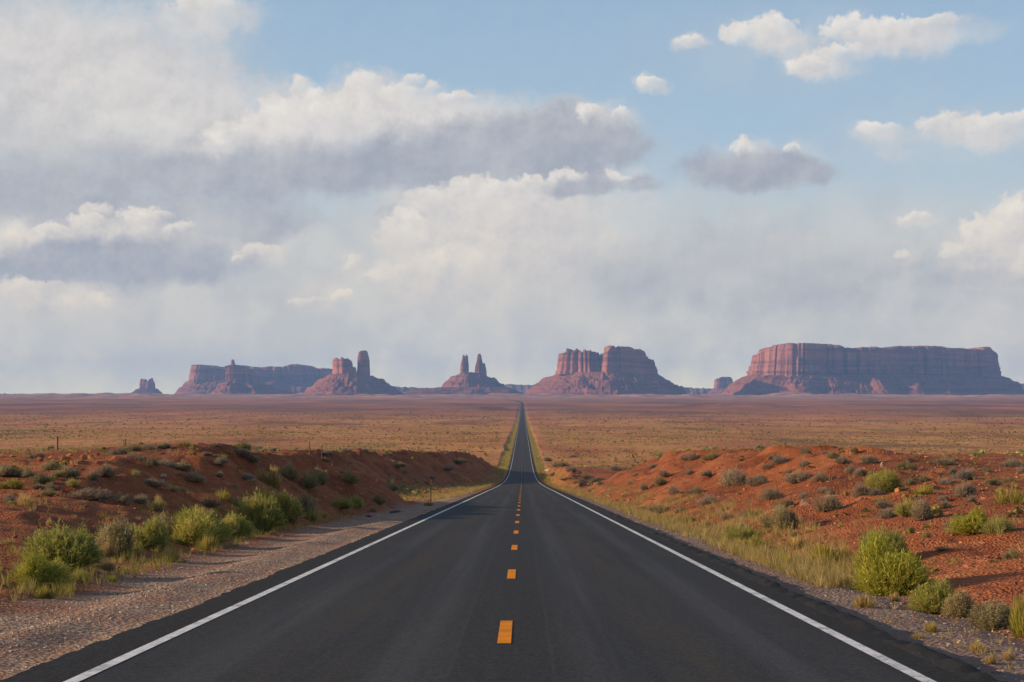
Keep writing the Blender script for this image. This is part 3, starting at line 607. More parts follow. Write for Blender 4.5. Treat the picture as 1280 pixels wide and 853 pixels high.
# ------------------------------------------------------------------ shrubs one can tell apart: kind, x, foot y, width, height, label, group
NAMED = [
 ('green', 75, 713, 92, 50, 'large dark green rounded bush just behind the front bush on the left gravel shoulder', G1),
 ('green', 45, 738, 78, 44, 'front yellow-tipped green bush at the bottom left beside the gravel', G1),
 ('green', 98, 731, 24, 20, 'small green clump at the right foot of the front left bush', G1),
 ('olive', 128, 715, 26, 19, 'small low olive bush between the large dark green bush and the dry twiggy bush', G1),
 ('yellow', 55, 748, 26, 18, 'thin straw-green grass clump in front of the front left bush', G1),
 ('yellow', 142, 728, 15, 9, 'tiny grass clump alone on the gravel right of the front left bush', G1),
 ('straw', 136, 698, 26, 26, 'dry upright straw stalks left of the twiggy brown-green bush', G1),
 ('olive', 152, 697, 58, 46, 'twiggy brown-green bush with dry stalks on the left shoulder', G1),
 ('yellow', 166, 696, 26, 24, 'pale yellow twiggy clump leaning against the brown-green bush', G1),
 ('green', 192, 690, 72, 40, 'grey-green spreading bush right of the twiggy brown-green bush', G1),
 ('yellow', 212, 704, 34, 24, 'low yellowish clump on the gravel in front of the long green bush', G1),
 ('green', 238, 684, 84, 44, 'long bright green bush in the middle of the left shoulder row', G1),
 ('yellow', 258, 690, 26, 26, 'yellow-green tuft at the right foot of the long green bush', G1),
 ('olive', 205, 668, 40, 26, 'dull olive brush behind the grey-green spreading bush', G1),
 ('yellow', 250, 655, 50, 20, 'hazy straw grass behind the long green bush', G1),
 ('green', 288, 672, 44, 29, 'round green bush with yellow tips between the long green and the grey twiggy bush', G1),
 ('green', 322, 663, 58, 42, 'tall grey-green twiggy bush in the left shoulder row', G1),
 ('yellow', 328, 664, 18, 24, 'upright yellow shoot in front of the tall grey-green twiggy bush', G1),
 ('yellow', 326, 640, 60, 26, 'pale straw-green brush on the rise behind the tall grey-green twiggy bush', G1),
 ('green', 357, 653, 44, 34, 'vivid green bush at the far end of the left shoulder row', G1),
 ('olive', 380, 643, 34, 26, 'dark olive bush at the bank foot behind the vivid green bush', G1),
 ('yellow', 390, 651, 26, 15, 'low yellow-green bush right of the vivid green bush', G1),
 ('yellow', 403, 648, 14, 8, 'smallest yellow clump at the right end of the left shoulder row', G1),
 ('straw', 62, 661, 15, 14, 'single yellow tuft on the shaded dirt above the large dark green bush', G2),
 ('straw', 12, 683, 26, 10, 'thin yellow grass left of the large dark green bush', G2),
 ('straw', 342, 612, 44, 30, 'pale twiggy bush catching the sun at the edge of the shaded bank', G3),
 ('olive', 362, 601, 24, 20, 'dark bush right behind the pale twiggy bush on the bank edge', G3),
 ('olive', 384, 611, 26, 22, 'dark bush halfway down the shaded bank', G3),
 ('olive', 399, 603, 30, 22, 'dark bush on the top edge of the shaded bank', G3),
 ('olive', 436, 608, 24, 18, 'dark bush on the shaded bank furthest toward the wash', G3),
 ('green', 425, 637, 26, 14, 'low dark green bush at the foot of the shaded bank', G3),
 ('green', 446, 636, 26, 16, 'rounder dark green bush right of the low one at the bank foot', G3),
 ('olive', 472, 631, 24, 12, 'dark bush last in the row at the foot of the shaded bank', G3),
 ('olive', 491, 614, 14, 14, 'small dark upright bush at the end of the shaded bank beside the yellow grass', G3),
 ('straw', 466, 640, 16, 8, 'orange dry tuft on the gravel below the shaded bank', G3),
 ('straw', 536, 632, 18, 7, 'orange dry tuft on the gravel below the marker post', G3),
 ('yellow', 278, 628, 34, 16, 'yellow-green grass patch on the bench left of the pale straw brush', G2),
 ('straw', 198, 640, 28, 20, 'pale yellow feathery grass clump above the twiggy brown-green bush', G2),
 ('straw', 196, 628, 14, 8, 'small yellow tuft just behind the pale feathery grass', G2),
 ('straw', 29, 634, 32, 16, 'straw-topped dome shrub on the left bench near the frame edge', G2),
 ('sage', 112, 625, 44, 15, 'wide grey shrub with a pale dead patch in the middle of the left bench', G2),
 ('olive', 61, 620, 22, 9, 'low dark shrub between the straw dome and the wide grey shrub', G2),
 ('sage', 190, 611, 30, 11, 'flat grey shrub beside bare orange dirt on the left bench', G2),
 ('sage', 243, 606, 30, 13, 'grey spreading shrub near the middle of the left bench', G2),
 # right shoulder
 ('green', 1104, 705, 58, 40, 'darker green bush crown behind the tallest bush right of the road', G4),
 ('green', 1096, 744, 98, 76, 'tallest bright yellow-green bush beside the right road edge', G4),
 ('yellow', 1030, 711, 58, 34, 'pale olive feathery bush left of the tallest bright bush', G4),
 ('yellow', 980, 711, 34, 24, 'pale spiky tuft at the gravel edge left of the olive feathery bush', G4),
 ('green', 922, 681, 42, 26, 'bright green bush amid the golden grass on the right shoulder', G4),
 ('green', 934, 673, 24, 18, 'small dark green bush tucked behind the bright green bush in golden grass', G4),
 ('yellow', 945, 690, 50, 22, 'golden grass clump in front of the small dark green bush', G4),
 ('straw', 958, 698, 30, 18, 'dry golden tuft between the bright green bush and the pale spiky tuft', G4),
 ('olive', 975, 664, 44, 30, 'grey-green brush on the slope foot above the golden grass', G4),
 ('straw', 1000, 686, 36, 20, 'orange brown grass behind the pale spiky tuft', G4),
 ('green', 1178, 768, 68, 40, 'dense bluish green bush right of the tallest bright bush', G4),
 ('olive', 1205, 774, 44, 34, 'dark green bush half joined to the bluish green bush', G4),
 ('olive', 1245, 788, 60, 36, 'olive bush with straw foot near the right frame edge', G4),
 ('yellow', 1274, 797, 54, 52, 'tall pale yellow-green clump cut by the right frame edge', G4),
 ('straw', 1080, 760, 34, 20, 'dry orange grass tuft at the foot of the tallest bright bush', G4),
 ('straw', 1120, 753, 22, 14, 'small orange tuft in the shade right of the tallest bright bush', G4),
 ('yellow', 1164, 790, 22, 14, 'little pale green tuft alone on the right gravel', G4),
 ('straw', 1222, 815, 28, 18, 'orange tuft on the right gravel below the green bushes', G4),
 ('straw', 1237, 831, 26, 12, 'lowest orange tuft on the right gravel', G4),
 ('straw', 1262, 826, 18, 16, 'orange tuft nearest the right frame edge', G4),
 ('straw', 1147, 799, 26, 8, 'flat dry tuft at the asphalt edge left of the little pale green tuft', G4),
 ('green', 1222, 667, 52, 30, 'vivid green bush on the red slope upper right', G5),
 ('green', 1247, 668, 36, 22, 'second lobe of fresh green growth right of the vivid green slope bush', G5),
 ('sage', 1200, 667, 32, 20, 'grey twigs leaning on the left of the vivid green slope bush', G5),
 ('sage', 1150, 651, 42, 28, 'round brown twig shrub with a grey-green side on the red slope', G5),
 ('green', 1133, 645, 26, 22, 'pale green half of the round twig shrub on the red slope', G5),
 ('sage', 1110, 648, 26, 12, 'low grey shrub left of the round brown twig shrub', G5),
 ('sage', 1036, 638, 36, 22, 'grey twig shrub alone on bare red slope above the olive feathery bush', G5),
 ('yellow', 1265, 632, 40, 28, 'yellow-olive bush on the slope at the right frame edge', G5),
 ('sage', 1206, 624, 34, 18, 'rounded grey shrub below the shaded strip on the right slope', G5),
 ('yellow', 1160, 619, 32, 16, 'pale yellow-green shrub left of the rounded grey shrub', G5),
 ('green', 1106, 615, 46, 26, 'large green bush in the middle of the right slope', G5),
 ('sage', 1078, 621, 32, 19, 'grey shrub leaning on the left of the large mid-slope green bush', G5),
 ('sage', 917, 610, 42, 24, 'large brown-grey twig shrub on the lit red cut right of the road', G5),
 ('sage', 948, 608, 30, 14, 'grey twig shrub just right of the large brown-grey one on the red cut', G5),
 ('sage', 885, 633, 26, 14, 'dome-shaped grey shrub low on the lit red cut', G5),
 ('sage', 843, 620, 20, 12, 'grey shrub left of the dome-shaped one on the red cut', G5),
 ('olive', 825, 607, 20, 11, 'dark round shrub in the left part of the lit red cut', G5),
 ('olive', 891, 574, 26, 10, 'dark shrub on the top edge of the lit red cut', G5),
 ('sage', 863, 576, 24, 10, 'lighter shrub left of the dark one on the top edge of the red cut', G5),
]
TINT = {(1096, 744): (.35, 1.25, 1.1), (1104, 705): (.5, .5, .7), (75, 713): (.6, .45, .7), (45, 738): (.3, 1.1, 1.0), (1222, 667): (.4, 1.2, 1.1)}
for i, k in enumerate(NAMED): shrub(*k, tint=TINT.get((k[1], k[2]), (.1+.35*((i*7) % 10)/10, .75+.45*((i*3) % 8)/8, .55+.4*((i*5) % 7)/7)))
SMALL = [  # kind, x, foot y, width, height : left bench then right slope
 ('sage',150,571,26,12),('olive',165,565,22,11),('sage',187,563,20,9),('olive',204,561,18,9),('yellow',230,559,20,9),('olive',300,562,26,12),('sage',325,563,16,6),('sage',342,564,12,5),
 ('sage',170,579,32,12),('olive',187,589,24,13),('sage',206,583,34,13),('olive',229,588,24,11),('sage',278,584,24,9),('sage',302,577,22,10),('olive',315,583,18,9),('sage',268,560,16,6),
 ('sage',114,599,22,14),('sage',133,597,22,15),('olive',65,588,26,12),('olive',83,597,30,15),('olive',50,605,30,14),('yellow',16,612,44,13),('olive',8,596,40,15),('olive',34,596,26,12),
 ('sage',46,574,24,9),('yellow',89,611,22,11),('yellow',168,597,16,10),('straw',212,617,20,8),('sage',130,624,10,6),('yellow',296,634,40,12),('straw',265,636,30,12),
 ('straw',228,615,14,7),('sage',258,570,14,5),('sage',410,575,16,6),('sage',406,578,14,6),('sage',310,600,16,7),('straw',295,612,14,6),
 ('olive',950,561,14,5),('olive',1006,569,14,9),('sage',976,583,26,12),('sage',1004,585,26,12),('olive',968,574,16,8),('olive',1042,573,16,9),('sage',1054,580,22,9),('olive',1068,567,12,7),
 ('sage',1086,582,22,10),('sage',1000,606,34,16),('sage',1025,602,20,12),('sage',1062,592,18,10),('sage',1075,596,22,12),('sage',950,607,22,14),('sage',966,625,30,16),('yellow',975,642,20,14),
 ('yellow',945,648,26,14),('sage',960,590,16,8),('sage',1030,618,22,8),('sage',1112,645,16,9),('olive',1134,587,28,11),('sage',1182,581,28,9),('sage',1205,600,36,14),('sage',1192,595,16,10),('olive',1155,601,20,9),
 ('olive',1138,609,20,10),('sage',1182,609,22,8),('olive',1243,608,20,10),('sage',1266,585,32,12),('sage',1276,592,16,10),('yellow',1104,627,26,8),('sage',1180,628,16,6),('olive',1230,590,16,6),('olive',1262,603,18,7),
 ('sage',805,613,12,8),('sage',788,607,10,7),('olive',782,624,10,7),('sage',860,595,16,7),('sage',815,585,12,6),('sage',885,598,16,8),('sage',870,621,24,10),('olive',825,641,40,9),('olive',850,642,20,8),
 ('olive',803,640,18,8),('yellow',834,650,24,10),('yellow',862,655,30,12),('straw',880,661,24,12),('straw',905,652,26,14),('yellow',895,664,18,8),('sage',930,648,20,12),('straw',925,664,28,14),('yellow',905,676,26,14),('yellow',1012,668,14,8),
 ('yellow',1160,675,18,14),('straw',1180,690,22,7),('straw',1135,708,24,9),('olive',1265,700,20,18),('olive',1150,740,26,12),('straw',1128,735,16,8),
 ('olive',684,577,14,6),('olive',700,584,18,7),('sage',716,590,18,7),('olive',730,597,18,7),('sage',694,594,14,6),('olive',708,601,14,5),('olive',722,606,14,6),('sage',742,603,14,6),('sage',770,589,18,7),('olive',740,615,12,5),('sage',752,607,12,5),('sage',716,572,12,4),('olive',795,596,12,5),  # mound shrubs added to stand in for the dark of its shaded flank
 ('olive',500,588,16,7),('sage',560,590,14,6),('olive',575,580,18,6),('sage',540,600,12,5),('sage',455,566,14,5),('sage',432,565,14,5)]
_rng = np.random.default_rng(5)
for _ in range(46):                       # more, thinly spread over both benches
    if _ < 22: q = (['sage','olive','straw','sage'][_ % 4], _rng.uniform(5, 400), _rng.uniform(568, 632))
    else: q = (['sage','olive','straw','sage'][_ % 4], _rng.uniform(830, 1278), _rng.uniform(566, 640))
    if q[1] > 330 and q[1] < 420 and q[2] < 600: continue
    if min(abs(q[1]-s[1])+2.2*abs(q[2]-s[2]) for s in SMALL) < 17: continue
    sc = .5+.9*(q[2]-560)/80; SMALL.append((q[0], q[1], q[2], _rng.uniform(12, 20)*sc, _rng.uniform(5, 9)*sc))
for s in SMALL:
    g = (G2 if s[1] < 425 else 'shrubs on the shaded cut beyond the wash') if s[1] < 640 else (G5 if s[1] > 760 or s[2] > 600 else 'added shrubs darkening the mound right of the road')
    shrub(*s, None, g)
# ------------------------------------------------------------------ scattered stuff built as single meshes
def scatter(base_v, base_f, pos, scl, rot, var=None, tilt=None):
    """copies of a few small base meshes written straight into arrays"""
    nb = len(base_v); which = RNG.integers(0, nb, len(pos)); VV, FF, AA = [], [], []; off = 0
    for b in range(nb):
        i = np.nonzero(which == b)[0]
        if not len(i): continue
        v = base_v[b]; f = base_f[b]; c, s = np.cos(rot[i])[:, None], np.sin(rot[i])[:, None]
        sv = v[None]*scl[i][:, None, :]
        x = sv[..., 0]*c-sv[..., 1]*s; y = sv[..., 0]*s+sv[..., 1]*c
        w = np.stack([x, y, sv[..., 2]], -1)+pos[i][:, None]
        VV.append(w.reshape(-1, 3)); FF.append((f[None]+(np.arange(len(i))*len(v))[:, None, None]+off).reshape(-1, f.shape[1]))
        off += len(i)*len(v)
        if var is not None: AA.append(np.repeat(var[i], len(f)))
    return np.concatenate(VV), np.concatenate(FF), (np.concatenate(AA) if var is not None else None)
def stone_base(seed):
    r = np.random.default_rng(seed)
    v = np.array([[x,y,z] for x in (-1,1) for y in (-1,1) for z in (-1,1)], float)*.5
    v += r.uniform(-.2, .2, v.shape); v[:, :2] *= np.where(v[:, 2:] > 0, r.uniform(.45, .9), 1); 
    return v, np.array([[0,1,3,2],[4,6,7,5],[0,4,5,1],[2,3,7,6],[0,2,6,4],[1,5,7,3]])
def stone_base(seed):
    r = np.random.default_rng(seed); g = (1+5**.5)/2
    v = np.array([[-1,g,0],[1,g,0],[-1,-g,0],[1,-g,0],[0,-1,g],[0,1,g],[0,-1,-g],[0,1,-g],[g,0,-1],[g,0,1],[-g,0,-1],[-g,0,1]], float)/(2*1.9)
    v *= r.uniform(.72, 1.18, (12, 1)); v += r.uniform(-.07, .07, v.shape); v *= r.uniform(.75, 1.25, 3)
    return v, np.array([[0,11,5],[0,5,1],[0,1,7],[0,7,10],[0,10,11],[1,5,9],[5,11,4],[11,10,2],[10,7,6],[7,1,8],[3,9,4],[3,4,2],[3,2,6],[3,6,8],[3,8,9],[4,9,5],[2,4,11],[6,2,10],[8,6,7],[9,8,1]])
SB = [stone_base(i) for i in range(12)]; SBV, SBF = [q[0] for q in SB], [q[1] for q in SB]
def stone_mat(name, stops):
    m, n, b = material(name, .92, .15); p = n.pos()
    c = n.ramp(n.attr('var'), stops); c = n.mix(n.m('MULTIPLY', n.ss(n.noise(p, 30, 4, .6), .45, .7), .3), c, (.30, .22, .17)); put(n, b, 'Base Color', c); return m
gravM = stone_mat('shoulder gravel stone', [(0, (.15,.10,.08)), (.35, (.27,.18,.135)), (.7, (.39,.27,.21)), (1, (.54,.43,.35))])
rubM = stone_mat('red rubble stone', [(0, (.11,.036,.022)), (.4, (.25,.08,.038)), (.8, (.40,.145,.065)), (1, (.46,.21,.11))])
def stones(name, X, Y, size, mat, label, flat=.6):
    Z = height(X, Y); N = len(X)
    sc = size[:, None]*RNG.uniform(.7, 1.3, (N, 3)); sc[:, 2] *= flat
    v, f, a = scatter(SBV, SBF, np.stack([X, Y, Z+sc[:, 2]*.22], 1), sc, RNG.uniform(0, 6.28, N), RNG.random(N))
    o = mesh_obj(name, v, f, mat, attrs={'var': ('FACE', a)}); tag(o, label, kind='stuff'); return o
def powr(n, a, b, k): return a*(b/a)**(RNG.random(n)**k)
n_ = 44000; Y = 7+90*RNG.random(n_)**1.7; lat = -(4.33+RNG.random(n_)**1.15*3.5)
keep = noise(lat/.9, Y/2.5, seed=91)+.9*noise(lat/.5, Y/7, seed=95)+.15 > RNG.uniform(-.9, .75, n_)
stones('gravel', (lat+road_x(Y))[keep], Y[keep], powr(n_, .012, .046, 2.6)[keep], gravM, 'loose pale gravel covering the left road shoulder')
n_ = 9000; Y = 7+80*RNG.random(n_)**1.6; lat = 4.36+RNG.random(n_)*2.4
stones('gravel', lat+road_x(Y), Y, powr(n_, .012, .045, 2.6), gravM, 'grey gravel on the narrow right road shoulder')
n_ = 64000; Y = powr(n_, 22, 170, .9); lat = (5.8+RNG.random(n_)*np.minimum(34, .29*Y+3))*RNG.choice([-1, 1, 1], n_); lat = np.where(lat < 0, lat-1.6, lat)
keep = (fbm(lat/3.5, Y/6, seed=92, octaves=3)+.05 > RNG.uniform(-.5, .5, n_))
stones('rubble', (lat+road_x(Y))[keep], Y[keep], (powr(n_, .025, .17, 3.6)*(.5+Y/130))[keep], rubM, 'broken red stones strewn over the dirt slopes on both sides of the road')
# dry grass: tufts of blades on the verges and scattered over the benches
def tuft(seed, nb=18):
    r = np.random.default_rng(seed); a = r.uniform(0, 6.28, nb); l = r.uniform(.25, .6, nb)
    P0 = np.stack([np.cos(a)*.1, np.sin(a)*.1, np.full(nb, -.03)], 1); P2 = np.stack([np.cos(a)*l, np.sin(a)*l, r.uniform(.5, 1.05, nb)], 1)
    P1 = P0*.5+P2*.5; P1[:, 2] += .22; v, q, _ = ribbons(P0, P1, P2, np.full(nb, .030), r, 2); return v, q
TB = [tuft(i) for i in range(8)]; TBV, TBF = [q[0] for q in TB], [q[1] for q in TB]
def grass(name, X, Y, w, h, mat, label, kind='stuff'):
    Z = height(X, Y, False); N = len(X)
    v, f, a = scatter(TBV, TBF, np.stack([X, Y, Z], 1), np.stack([w, w, h], 1), RNG.uniform(0, 6.28, N), np.clip(RNG.normal(.5, .22, N), 0, 1))
    o = mesh_obj(name, v, f, mat, attrs={'var': ('FACE', a)}); o.color = (.5, .5, .7, 1); tag(o, label, kind=kind); return o
def verge(n, y0, y1, l0, l1, side, k=1.0, dens=None):
    Y = powr(n, y0, y1, k); lat = side*(l0(Y)+RNG.random(n)**1.3*(l1(Y)-l0(Y)))
    q = fbm(lat/1.6, Y/4, seed=93+side, octaves=3)+.12 > RNG.uniform(-.55, .55, n)
    return (lat+road_x(Y))[q], Y[q]
K = lambda v: (lambda Y: v+0*Y)
X, Y = verge(7000, 31, 330, K(5.1), lambda Y: np.interp(Y, [34, 60, 110, 330], [6.6, 9.2, 9.0, 9.0]), 1, .95)
grass('dry_grass', X, Y, RNG.uniform(.14, .34, len(X)), RNG.uniform(.12, .38, len(X)), LEAF['straw'], 'golden dry grass along the right road edge')
X, Y = verge(1300, 29, 90, lambda Y: np.interp(Y, [24, 60, 90], [6.7, 7.6, 7.4]), lambda Y: np.interp(Y, [24, 60, 90], [9.0, 11.5, 9.5]), -1, 1.0)
grass('dry_grass', X, Y, RNG.uniform(.12, .32, len(X)), RNG.uniform(.08, .30, len(X)), LEAF['yellow'], 'straw green grass between the shrubs along the left shoulder')
X, Y = verge(5200, 150, 560, K(5.0), lambda Y: np.interp(Y, [150, 230, 330, 520], [9.5, 19, 13, 8.0]), -1, .9)
grass('dry_grass', X, Y, RNG.uniform(.22, .5, len(X)), RNG.uniform(.18, .45, len(X)), LEAF['straw'], 'golden dry grass in the wash and along the left road edge beyond it')
X, Y = verge(4200, 330, 2200, K(5.2), K(8.0), 1, .8); X2, Y2 = verge(4200, 520, 2200, K(5.2), K(8.0), -1, .8)
X, Y = np.concatenate([X, X2]), np.concatenate([Y, Y2])
grass('dry_grass', X, Y, RNG.uniform(.4, 1.0, len(X)), RNG.uniform(.3, .6, len(X)), LEAF['yellow'], 'yellow green grass lining both road edges across the valley')
n_ = 11000; Y = powr(n_, 26, 190, .85); lat = (7.2+RNG.random(n_)*np.minimum(40, .30*Y+2))*RNG.choice([-1, 1], n_)
q = fbm(lat/3, Y/7, seed=97, octaves=3) > RNG.uniform(-.15, .65, n_)
grass('dry_grass', (lat+road_x(Y))[q], Y[q], RNG.uniform(.10, .30, q.sum()), RNG.uniform(.07, .26, q.sum()), LEAF['straw'], 'sparse dry grass over the red benches')
n_ = 420; Y = powr(n_, 12, 45, .9); lat = 4.6+RNG.random(n_)*1.9; q = fbm(lat/.5, Y/2.0, seed=98, octaves=2) > RNG.uniform(-.1, .7, n_)
grass('dry_grass', (lat+road_x(Y))[q], Y[q], RNG.uniform(.06, .16, q.sum()), RNG.uniform(.03, .12, q.sum()), LEAF['straw'], 'low dry grass wisps on the right gravel')
# scrub dotting the plain
def dome(seed, nl=13):
    r = np.random.default_rng(seed); V, Fq = [], []
    for i in range(nl):
        a = r.uniform(0, 6.28); z = r.random(); rr = math.sqrt(1-z*z)*.42; c = np.array([math.cos(a)*rr, math.sin(a)*rr, z*.62+.1])
        d = r.normal(0, 1, 3); e = np.cross(d, r.normal(0, 1, 3)); d /= np.linalg.norm(d); e /= np.linalg.norm(e)
        V += [c+d*.28, c+e*.24, c-d*.28, c-e*.24]; Fq.append([4*i, 4*i+1, 4*i+2, 4*i+3])
    return np.array(V), np.array(Fq)
DB = [dome(i) for i in range(8)]; DBV, DBF = [q[0] for q in DB], [q[1] for q in DB]
def plain_scrub(n, y0, y1, smin, smax, mat, label, seed, thr=.0):
    Y = np.sqrt(y0*y0+(y1*y1-y0*y0)*RNG.random(n)); X = (RNG.random(n)*2-1)*(.285*Y+12)
    lat = np.abs(X-road_x(Y)); q = (lat > 9+.004*Y)&(fbm(X/60, Y/120, seed=seed, octaves=3)+thr > RNG.uniform(-.5, .5, n))
    X, Y = X[q], Y[q]; s = RNG.uniform(0, 1, len(X))**1.8*(smax-smin)+smin
    v, f, a = scatter(DBV, DBF, np.stack([X, Y, height(X, Y, False)-.03*s], 1), np.stack([s, s, s*RNG.uniform(.55, .85, len(s))], 1), RNG.uniform(0, 6.28, len(s)), np.clip(RNG.normal(.42, .2, len(s)), 0, 1))
    o = mesh_obj('desert_scrub', v, f, mat, attrs={'var': ('FACE', a)}); tag(o, label, kind='stuff')
plain_scrub(6000, 180, 620, .35, 1.1, LEAF['olive'], 'low dark scrub dotting the ground beyond the road cut', 101)
plain_scrub(16000, 600, 1500, .4, 1.3, LEAF['scrub'], 'dull scrub dotting the near plain', 102)
plain_scrub(26000, 560, 1900, .4, 1.2, LEAF['straw'], 'straw coloured brush over the plain', 103, .1)
plain_scrub(9000, 1400, 3600, .8, 2.6, LEAF['scrub'], 'brown scrub over the middle of the plain', 104)

n_ = 2600; Y = powr(n_, 30, 175, .9); lat = (6.6+RNG.random(n_)*np.minimum(34, .29*Y+2))*RNG.choice([-1, 1], n_)
q = (fbm(lat/4, Y/9, seed=111, octaves=3) > RNG.uniform(-.3, .6, n_))&~((lat < 0)&(np.abs(lat) < 8.5)); X = (lat+road_x(Y))[q]; Y = Y[q]; sz = RNG.uniform(.10, .34, len(X))
v, f, a = scatter(DBV, DBF, np.stack([X, Y, height(X, Y, False)-.02], 1), np.stack([sz, sz, sz*RNG.uniform(.5, .8, len(sz))], 1), RNG.uniform(0, 6.28, len(sz)), np.clip(RNG.normal(.5, .2, len(sz)), 0, 1))
tag(mesh_obj('desert_scrub', v, f, LEAF['scrub'], attrs={'var': ('FACE', a)}), 'tiny dry plants sprinkled over both red benches', kind='stuff')
# ------------------------------------------------------------------ rocks
def rock_mesh(seed, sub=3):
    import bmesh
    bm = bmesh.new(); bmesh.ops.create_icosphere(bm, subdivisions=sub, radius=.5)
    v = np.array([q.co[:] for q in bm.verts]); f = np.array([[w.index for w in q.verts] for q in bm.faces]); bm.free()
    r = np.random.default_rng(seed)
    for _ in range(9):                                   # planar breaks
        d = r.normal(0, 1, 3); d /= np.linalg.norm(d); c = r.uniform(.20, .36); k = v@d; v = v-np.maximum(k-c, 0)[:, None]*d
    v += .025*np.stack([noise(v[:, 0]*5, v[:, 1]*5, v[:, 2]*5, seed=seed+i) for i in range(3)], 1); return v*1.5, f
def rock_m(name, a, bcol):
    m, n, b = material(name, .92, .15); p = n.obj(); put(n, b, 'Base Color', n.mix(n.ss(n.noise(p, 3.5, 5, .65), .4, .62), a, bcol))
    put(n, b, 'Normal', n.bump(n.noise(p, 9, 5, .7), .6, .05)); return m
redR = rock_m('orange sandstone boulder', (.40, .15, .06), (.29, .095, .045)); darkR = rock_m('dark stone slab', (.085, .075, .07), (.05, .045, .045)); paleR = rock_m('pale stone', (.36, .25, .18), (.28, .17, .115))
def rock(px, py, w, h, label, group=None, mat=None, seed=0, name='boulder', sink=.25):
    x, y, z = ray(px, py); v, f = rock_mesh(seed); s = w*y/F
    o = mesh_obj(name, v*[s, s*.8, h*y/F], f, mat or redR); o.location = (x, y, float(height(x, y))+h*y/F*(.5-sink)); o.rotation_euler = (0, 0, seed*1.3)
    tag(o, label, 'rock', group); return o
GR = 'orange boulders on the left bench crest'
for i, (px, py, w, h, l) in enumerate([
 (81, 575, 13, 7, 'large sunlit orange boulder below and right of the tall fence post'), (93, 581, 15, 9, 'largest orange boulder, front middle of the left crest pile'),
 (103, 577, 9, 8, 'upright orange boulder behind the largest one on the left crest'), (112, 573, 9, 6, 'orange boulder at the right end of the crest pile'),
 (50, 579, 9, 6, 'brown-orange boulder left of the tall fence post'), (57, 576, 7, 5, 'small orange boulder between the brown one and the tall fence post'),
 (65, 574, 6, 5, 'small upright orange boulder close to the tall fence post foot'), (33, 581, 7, 4, 'flat orange boulder at the left end of the crest pile'),
 (87, 571, 8, 5, 'shaded brown boulder behind the large sunlit boulder'), (120, 570, 7, 4, 'low orange rock just right of the crest pile'), (72, 580, 7, 4, 'low orange rock in front of the tall fence post')]):
    rock(px, py, w, h, l, GR, seed=i+1)
rock(493, 641, 15, 4.5, 'flat dark slab of stone lying on the left gravel shoulder', None, darkR, 31, 'stone_slab')
rock(460, 646, 7, 3, 'little dark stone on the gravel left of the dark slab', None, darkR, 32, 'stone')
rock(315, 602, 9, 5.5, 'pale stone left of the pale twiggy bush on the bank edge', None, paleR, 33, 'stone')
rock(205, 601, 7, 5, 'pale pointed stone on the left bench right of the yellow shrubs', None, paleR, 34, 'stone')
rock(1123, 615, 8, 7, 'orange block right of the large mid-slope green bush', None, redR, 35, 'stone')
rock(1007, 631, 12, 7, 'smooth pinkish boulder left of the lone grey twig shrub', None, paleR, 36, 'stone')
rock(1092, 603, 7, 6, 'pale stone above the grey shrub beside the large mid-slope green bush', None, paleR, 37, 'stone')
rock(1104, 583, 8, 5, 'pale stone at the crest in the shaded strip on the right', None, paleR, 38, 'stone')

# ------------------------------------------------------------------ posts and markers
woodM, n, b = material('weathered post wood', .9, .1); p = n.obj()
put(n, b, 'Base Color', n.mix(n.ss(n.noise(n.v('MULTIPLY', p, (30, 30, 2.5)), 1.0, 4, .6), .4, .65), (.10, .075, .055), (.19, .15, .115)))
steelM, n, b = material('rusted steel', .7, .3); p = n.obj(); put(n, b, 'Base Color', n.mix(n.ss(n.noise(p, 12, 4, .6), .4, .6), (.075, .06, .05), (.13, .085, .055)))
whiteM, n, b = material('white enamel', .45, .4); p = n.obj(); put(n, b, 'Base Color', n.mix(n.ss(n.noise(p, 6, 3, .6), .5, .75), (.62, .56, .48), (.45, .37, .29)))
amberM, n, b = material('amber reflector', .3, .5); put(n, b, 'Base Color', (.55, .22, .03))
def fence_post(px, top, base, Y, label, wid=.11, lean=.02):
    x = WX(px, Y); z0 = float(height(x, Y)); zt = WZ(top, Y); H = max(zt-z0, .9)
    s = Soup(); k = np.linspace(-.3, 1, 8)
    s.tube([[lean*H*q+.012*math.sin(q*5), .01*math.cos(q*7), H*q] for q in k], [wid/2*(1-.12*q+.05*math.sin(q*9)) for q in k], 9)
    o = s.build('fence_post', woodM); o.location = (x, Y, z0); tag(o, label, 'fence post', 'old fence posts left of the road'); return o
fence_post(71.5, 545.5, 571, 108, 'tallest wooden fence post, standing behind the orange boulders at the left', .11)
fence_post(157.3, 548.5, 556, 128, 'wooden fence post tip standing over the grey shrubs on the bench crest', .10, -.01)
fence_post(154.8, 549.5, 556, 142, 'thin fence post tip just left of the one over the grey shrubs', .07, .01)
fence_post(387, 552, 564, 239, 'taller of two fence posts beyond the shaded bank', .15, 0)
fence_post(402, 556.5, 565, 253, 'shorter of two fence posts beyond the shaded bank', .14, .02)
fence_post(463, 558, 563, 335, 'lone distant fence post above the dark cut left of the road', .15, 0)
# roadside marker by the wash
Yp = 137; e = empty('marker_post', (WX(538.6, Yp), Yp, float(height(WX(538.6, Yp), Yp)))); tag(e, 'slim dark roadside marker post beside the yellow grass left of the road', 'marker post')
s = Soup(); s.box((0, 0, .78), (.075, .035, 1.86)); s.box((0, .03, .78), (.02, .03, 1.84)); s.build('post', steelM, e)
s = Soup(); s.box((0, -.028, 1.52), (.075, .012, .14)); s.box((0, -.028, 1.33), (.075, .012, .10)); s.build('reflector', amberM, e)
